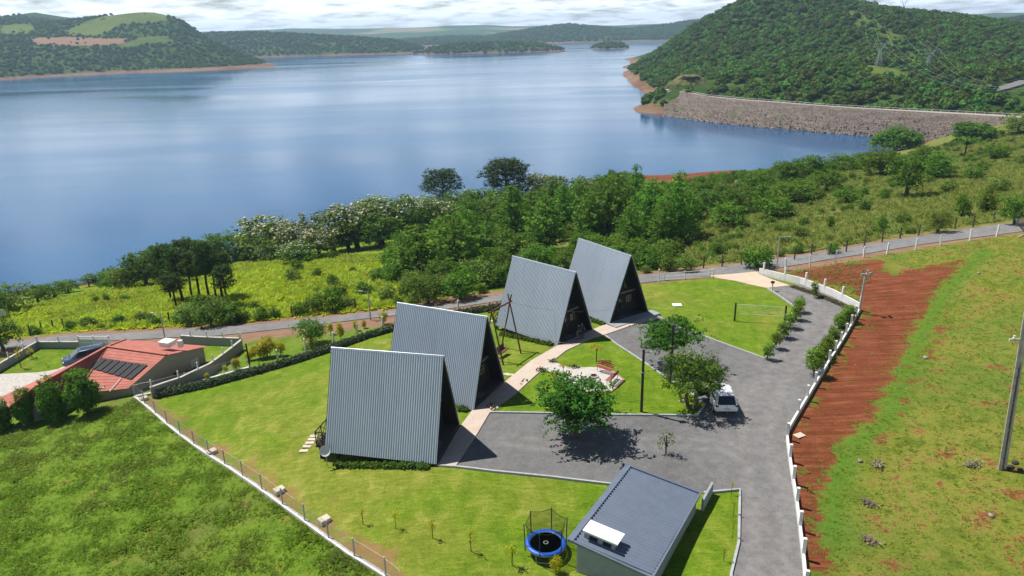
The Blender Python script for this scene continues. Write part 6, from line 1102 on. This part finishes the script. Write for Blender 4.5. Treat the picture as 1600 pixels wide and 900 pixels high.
leaf_strip('clipped_hedge', HEDGE, .95, .68, 1500, .22, 'hedge', 'long grey-green hedge curving along the lower edge of the lawn', 'hedge')
for i, nm in enumerate(('nearest', 'second', 'third', 'farthest')):
    a, b = cab(i, -CL+.9, -CW/2-.22), cab(i, -.45, -CW/2-.22); leaf_strip('border_plants', [a[:2], b[:2]], .5, .36, 170, .2, 'broad', f'dark green border plants along the near eave of the {nm} cabin', 'plants', 'border plants under the eaves')
leaf_strip('flower_bed', [tuple(at(1238, 449)[:2]), tuple(at(1280, 463)[:2]), tuple(at(1330, 485)[:2])], .7, .3, 130, .16, 'bed', 'low reddish flower bed along the upper white wall', 'flower bed'); leaf_strip('flower_bed', [tuple(at(1331, 494)[:2]), tuple(at(1306, 540)[:2]), tuple(at(1288, 572)[:2])], 1.0, .32, 150, .2, 'olive', 'grey-green low planting between the shrubs and the white wall', 'flower bed')
# seedling rows in the red soil
sd = T_sapling(120, 'olive', .34, 26, .14)[1]; i = 0
for k in range(8):
    s, e = at(1230+13.5*k, 426.5-2.0*k), at(1330+5*k, 474-6.0*k); n = 15-k
    for j in range(n):
        t = (j+.5)/n; x, y = s[0]+(e[0]-s[0])*t+rnd.uniform(-.12, .12), s[1]+(e[1]-s[1])*t+rnd.uniform(-.12, .12)
        if rnd.random() < .08: continue
        o = tag(link('seedling', sd, None, G(x, y)), f'green seedling in red soil bed, {ORD[k]} row from the left, {ORD[j]} from lane', 'seedling', 'seedlings in the red soil bed'); o.rotation_euler = (0, 0, rnd.random()*6); q = rnd.uniform(.8, 1.5); o.scale = (q, q, q)

# dry brush, a board and rocks on the right field
FOL['brush'] = foliage('dead_brush', (.20, .16, .12), (.36, .30, .22), .4)
BR = T_shrub(130, 'brush', 1.0, .26, .02, .16, 60, 8)
for q, lab in (((1372, 727), 'grey-brown pile of dry brush in the right field, nearest to the soil strip'), ((1520, 727), 'grey-brown pile of dry brush left of the utility pole'), ((1359, 846), 'grey-brown pile of dry brush low in the right field, nearest to the camera'), ((1357, 788), 'grey-brown pile of dry brush in the right field, between the other two left ones')):
    b = at(*q); r = empty('brush_pile', G(b[0], b[1]), rnd.random()*6, lab, 'brush pile', 'brush piles in the field'); link('stem', BR[0], r); link('twigs', BR[1], r)
b = at(1249, 681); o = tag(MB().box((0, 0, .03), (.75, .5, .05)).build('loose_board', M['cream'], None, loc=G(b[0], b[1], .02), bevel=.01), 'pale board lying on the red soil at the white wall corner', 'board'); o.rotation_euler = (.05, .03, .5)
for i, q in enumerate(((1578, 731), (1586, 724), (1594, 735))):
    b = at(*q); o = tag(MB().lathe([(.14, 0), (.2, .1), (.15, .2), (.05, .25)], n=8).build('field_rock', M['rust'], None, loc=G(b[0], b[1], -.04)), f'dark rock beside the utility pole foot, {ORD[i]} from the left', 'rock', 'rocks at the pole foot'); o.scale = (1.4-.2*i, 1, .9)
# ------------------------------------------------------------------ uncountable cover
def tuft(seed, fol, n=16, h=.3, w=.2, lw=.12):
    rng = np.random.default_rng(seed); a = rng.random(n)*6.28; q = rng.random(n)**.5*w; b = np.c_[np.cos(a)*q, np.sin(a)*q, np.zeros(n)]; d = np.c_[np.cos(a)*.9+rng.normal(0, .4, n), np.sin(a)*.9+rng.normal(0, .4, n), np.ones(n)*.8]; hh = h*(.5+.7*rng.random((n, 1))); t = b+d*hh; sd = np.c_[-np.sin(a), np.cos(a), a*0]*lw*.5; mid = b+d*hh*.55+[0, 0, .02]
    V = np.stack([b-sd*.5, mid-sd, t, mid+sd], 1).reshape(-1, 3); return proto('grass_tuft', leaf_mesh('grass_tuft', [(V, np.arange(4*n).reshape(n, 4), rng.random(n), 0)], [FOL[fol]]))
def area_points(poly, dens, rng):
    p = np.array(poly); x0, y0, x1, y1 = *p.min(0), *p.max(0); n = int((x1-x0)*(y1-y0)*dens); x, y = x0+(x1-x0)*rng.random(n), y0+(y1-y0)*rng.random(n); m = inside(poly, x, y); return x[m], y[m]
def vnoise(x, y, s, seed=0):
    r = np.random.default_rng(seed); o = 0
    for k in range(5): a = r.random()*6.28; f = (1+k*.7)/s; o = o+np.sin((x*math.cos(a)+y*math.sin(a))*f*6.28+r.random()*6.28)
    return o/5
rg = np.random.default_rng(77)
TUF = [tuft(1, 'grass', 16, .22, .2, .13), tuft(2, 'grass', 20, .17, .28, .13), tuft(3, 'grass', 14, .3, .2, .13)]; TUY = [tuft(11, 'field', 16, .2, .22, .12), tuft(12, 'field', 20, .15, .28, .12), tuft(13, 'grass', 14, .25, .2, .12)]; TUM = [tuft(4, 'mead', 18, .6, .4, .2), tuft(5, 'mead', 16, .45, .45, .22)]; TUS = [tuft(6, 'straw', 18, .8, .4, .16), tuft(7, 'olive', 16, .7, .5, .22), tuft(8, 'straw', 16, .55, .5, .2)]
FIELD_L = FENCE+[tuple(gz(660, 1000, -.5)[:2]), tuple(gz(-200, 1000, -3.5)[:2]), tuple(gz(-250, 690, -6)[:2])]+poly_px([(-10, 676), (60, 668), (150, 645), (196, 634)])
x, y = area_points(FIELD_L, 26, rg); k = vnoise(x, y, 6, 1)+.5*vnoise(x, y, 2.2, 2) > -.75; x, y = x[k], y[k]; n = len(x); big = .26+.42*np.clip(vnoise(x, y, 9, 3)+.5, 0, 1.4)
scatter('rough_grass', np.c_[x, y, Z(x, y)-.03], rg.random(n)*6.28, big*(.6+.7*rg.random(n)), rg.integers(0, 3, n), TUF, 'rough green grass covering the field left of the fence', 'grass')
FR = poly_px([(1262, 960), (1256, 800), (1238, 690), (1350, 492), (1420, 420), (1370, 400), (1600, 366), (1800, 372), (1800, 960)])
x, y = area_points(FR, 20, rg); k = (~inside(SOIL, x, y) & (vnoise(x, y, 4.5, 4)+.6*vnoise(x, y, 1.7, 5) > -.45)) | (inside(SOIL, x, y) & (rg.random(len(x)) < .05+.06*(vnoise(x, y, 3, 15) > .25))) | ((dist_line(GSTRIP, x, y) < 1.6) & (rg.random(len(x)) < .6)); x, y = x[k], y[k]; n = len(x)
scatter('field_grass', np.c_[x, y, Z(x, y)-.03], rg.random(n)*6.28, .18+.34*rg.random(n)**1.5, rg.integers(0, 3, n), TUY, 'patchy grass on the sloping field right of the white wall', 'grass')
MEAD = poly_px([(-60, 530), (120, 518), (390, 503), (620, 480), (690, 470), (640, 400), (420, 405), (180, 450), (0, 490), (-60, 500)])
x, y = area_points(MEAD, 3.2, rg); k = vnoise(x, y, 14, 6)+.6*vnoise(x, y, 5, 7) > -.35; x, y = x[k], y[k]; n = len(x)
scatter('meadow_grass', np.c_[x, y, Z(x, y)-.03], rg.random(n)*6.28, .6+.9*rg.random(n), rg.integers(0, 2, n), TUM, 'tall bright meadow grass between lane and lake', 'grass')
BANK = poly_px([(1000, 425), (1190, 404), (1400, 370), (1640, 335), (1640, 192), (1540, 212), (1450, 232), (1400, 250), (1200, 285), (1060, 330), (1080, 390)])
x, y = area_points(BANK, 3.0, rg); k = vnoise(x, y, 22, 8)+.6*vnoise(x, y, 7, 9) > -.5; x, y = x[k], y[k]; n = len(x)
scatter('bank_grass', np.c_[x, y, Z(x, y)-.03], rg.random(n)*6.28, .4+.65*rg.random(n), rg.integers(0, 3, n), TUS, 'dry tall grass on the bank right of the pines', 'grass')
BUSH = [proto('shrub', KIND['bush'][i][1]) for i in range(3)]
def thicket(name, poly, dens, s0, s1, label, thr=-.3, sc=12, seed=0, ix=(0, 3)):
    x, y = area_points(poly, dens, rg); k = (vnoise(x, y, sc, seed)+.5*vnoise(x, y, sc*.4, seed+1) > thr) & (Z(x, y) > -21.4); x, y = x[k], y[k]; n = len(x); scatter(name, np.c_[x, y, Z(x, y)-.25], rg.random(n)*6.28, s0+(s1-s0)*rg.random(n)**1.5, rg.integers(*ix, n), BUSH, label, 'undergrowth')
thicket('undergrowth', poly_px([(630, 470), (700, 470), (790, 452), (1000, 425), (1090, 400), (1090, 300), (960, 290), (800, 300), (640, 360), (600, 420)]), .10, .6, 1.5, 'dense undergrowth between the pines and the lane', -.6, 14, 20)
thicket('shore_thicket', poly_px([(150, 452), (300, 425), (420, 400), (640, 372), (800, 345), (1000, 330), (1000, 282), (800, 290), (640, 330), (420, 372), (230, 418), (150, 440)]), .20, .7, 1.8, 'low thicket along the lake shore below the blossom trees', -.9, 14, 24)
thicket('meadow_scrub', MEAD, .02, .3, 1.0, 'low bushes dotted through the bright meadow', 0.05, 18, 44)
thicket('bank_thicket', poly_px([(1040, 330), (1200, 285), (1360, 248), (1480, 226), (1560, 206), (1640, 190), (1640, 260), (1450, 290), (1330, 330), (1240, 380), (1100, 405), (1060, 380)]), .13, .18, .85, 'scattered low shrubs on the bank in front of the dam', -.75, 24, 28, (0, 2))
thicket('lakeside_scrub', poly_px([(1010, 300), (1180, 275), (1330, 250), (1340, 268), (1200, 300), (1040, 325)]), .10, .6, 1.5, 'green scrub along the lake in front of the dam', -.6, 16, 32)
thicket('lane_scrub', poly_px([(1000, 428), (1100, 417), (1190, 405), (1320, 386), (1460, 358), (1600, 335), (1600, 326), (1450, 348), (1300, 376), (1190, 394), (1090, 405), (1000, 415)]), .22, .25, .65, 'low weeds and shrubs behind the dark fence posts', -.4, 9, 36)
thicket('lane_scrub', poly_px([(-30, 535), (110, 517), (260, 510), (390, 503), (560, 484), (690, 470), (690, 460), (560, 474), (390, 492), (260, 500), (110, 507), (-30, 522)]), .22, .25, .7, 'weeds and shrubs along the far edge of the lane on the left', -.4, 9, 40)
# forest on the hills
def canopy(seed):
    rng = np.random.default_rng(seed); B = [(0, 0, .75, .62, .62, .6)]+[(math.cos(i*1.26+seed)*.42, math.sin(i*1.26+seed)*.42, .62+rng.uniform(-.15, .3), .42, .42, .38) for i in range(5)]; C, Nn, S, T = clumps(B, 60, 5, .26, .09, rng, .8, -.3); V, F_, T2 = leaves(C, Nn, S, T, .8, rng); parts = [(V, F_, T2, 0)]
    for b in B:
        n, m_ = 8, 5; V = [(b[0]+b[3]*.86*math.sin(math.pi*j/(m_-1))*math.cos(6.283*i/n), b[1]+b[4]*.86*math.sin(math.pi*j/(m_-1))*math.sin(6.283*i/n), b[2]-b[5]*.86*math.cos(math.pi*j/(m_-1))) for j in range(m_) for i in range(n)]; Q = [(j*n+i, j*n+(i+1) % n, (j+1)*n+(i+1) % n, (j+1)*n+i) for j in range(m_-1) for i in range(n)]; parts.append((np.array(V), np.array(Q), np.full(len(Q), .35), 0))
    return proto('canopy', leaf_mesh('canopy', parts, [FAR]))
CAN = [canopy(i) for i in (1, 2, 3, 4)]
def forest(name, zf, x0, x1, y0, y1, spacing, s0, s1, label, avoid=(), zlo=WATER+3.2, view=True):
    n = int((x1-x0)*(y1-y0)/spacing**2); x, y = x0+(x1-x0)*rg.random(n), y0+(y1-y0)*rg.random(n); z = zf(x, y); m = z > zlo
    for a in avoid: m &= ~(inside(a, x, y) & (rg.random(n) > (.3 if a is CORR else .02)))
    if view: m &= (np.abs(x/y) < .82)
    x, y, z = x[m], y[m], z[m]; n = len(x); scatter(name, np.c_[x, y, z-.8], rg.random(n)*6.28, s0+(s1-s0)*rg.random(n)**1.7, rg.integers(0, 4, n), CAN, label, 'forest')
dam_strip = [tuple(q) for q in (cr-dn*60)]+[tuple(q) for q in (cr+dn*11)][::-1]; mnd = gz(1083, 140, -11.5)[:2]; MOUND = [(mnd[0]+math.cos(t)*17, mnd[1]+10+math.sin(t)*24) for t in np.linspace(0, 6.28, 14)]
rd = SIDE; ROADP = [(p[0]-4, p[1]-26) for p in rd]+[(p[0]+2, p[1]+6) for p in rd][::-1]
forest('hill_forest', HRz, 60, 760, 320, 900, 4.3, 1.5, 4.6, 'dense green forest covering the steep hill behind the dam', (CORR, CLEAR, CLEAR2, dam_strip, MOUND, ROADP))
forest('headland_forest', HL, -1050, -300, 930, 1700, 5.6, 1.7, 3.9, 'dark forest on the headland across the lake, below the pasture', (PAST, PAST2, PAST3, PLOUGH))
forest('far_shore_forest', FZ, -720, -180, 1670, 2000, 7.5, 2.6, 5.0, 'wooded slope on the far shore behind the headland'); forest('island_forest', IZ, -200, 130, 1580, 1740, 6.5, 2.4, 4.6, 'trees covering the long island in the lake', zlo=WATER+1.5); forest('islet_forest', JZ, 170, 300, 1660, 1780, 6.5, 2.4, 4.6, 'trees covering the small island in the lake', zlo=WATER+1.0); forest('far_hill_forest', KZ, -600, 1200, 2330, 2900, 11, 3.8, 7, 'woods on the hills behind the islands'); forest('right_ridge_forest', RZ, 850, 1300, 1250, 1600, 8, 2.6, 5, 'woods on the ridge at the far right')
# rocks on the dam face
def rock(seed):
    r = np.random.default_rng(seed); V = []; n = 7
    for j, (q, z) in enumerate(((.7, 0), (1, .4), (.75, .85), (.2, 1.0))):
        for k in range(n): V.append((math.cos(6.283*k/n)*q*(.8+.4*r.random())*.5, math.sin(6.283*k/n)*q*(.8+.4*r.random())*.5, z*.6*(.8+.4*r.random())))
    return proto('boulder', np_mesh('boulder', V, [(j*n+k, j*n+(k+1) % n, (j+1)*n+(k+1) % n, (j+1)*n+k) for j in range(3) for k in range(n)], [STONE]))
n_ = N('dam_boulders'); STONE = n_.bsdf(n_.mix(n_.n('ObjectInfo').outputs['Random'], (.10, .08, .068, 1), (.36, .30, .255, 1)), .95, 0, .1); ROCKS = [rock(i) for i in range(4)]; t = rg.random(9000)**1.5; i = rg.integers(0, _n, 9000); q = to[i]+(cr[i]-to[i])*t[:, None]*.93+rg.normal(size=(9000, 2))*.6
scatter('dam_rocks', np.c_[q, WATER+10.5*t*.93-.15], rg.random(9000)*6.28, .2+.6*rg.random(9000)**3*(1.3-t), rg.integers(0, 4, 9000), ROCKS, 'loose rocks covering the face of the dam', 'rocks')
# stones lying on the field and beach
t = rg.random(500); x, y = area_points(FR, .03, rg); n = len(x); scatter('field_stones', np.c_[x, y, Z(x, y)-.03], rg.random(n)*6.28, .1+.35*rg.random(n)**3, rg.integers(0, 4, n), ROCKS, 'small stones strewn over the field on the right', 'stones')
# ------------------------------------------------------------------ air
hz = bpy.data.materials.new('haze_air'); hz.use_nodes = True; hn = hz.node_tree; hn.nodes.clear(); ho = hn.nodes.new('ShaderNodeOutputMaterial'); hv = hn.nodes.new('ShaderNodeVolumePrincipled'); hv.inputs['Color'].default_value = (.52, .74, 1.0, 1); hv.inputs['Density'].default_value = HAZE; hv.inputs['Anisotropy'].default_value = .3; hn.links.new(hv.outputs[0], ho.inputs['Volume'])
me = bpy.data.meshes.new('haze'); m = MB().box((0, 2850, 33), (13000, 6300+0, 130)); me.from_pydata(m.v, [], m.f); me.materials.append(hz); o = link('haze', me); o['kind'] = 'stuff'; o['label'] = 'thin blue haze in the air over the valley'
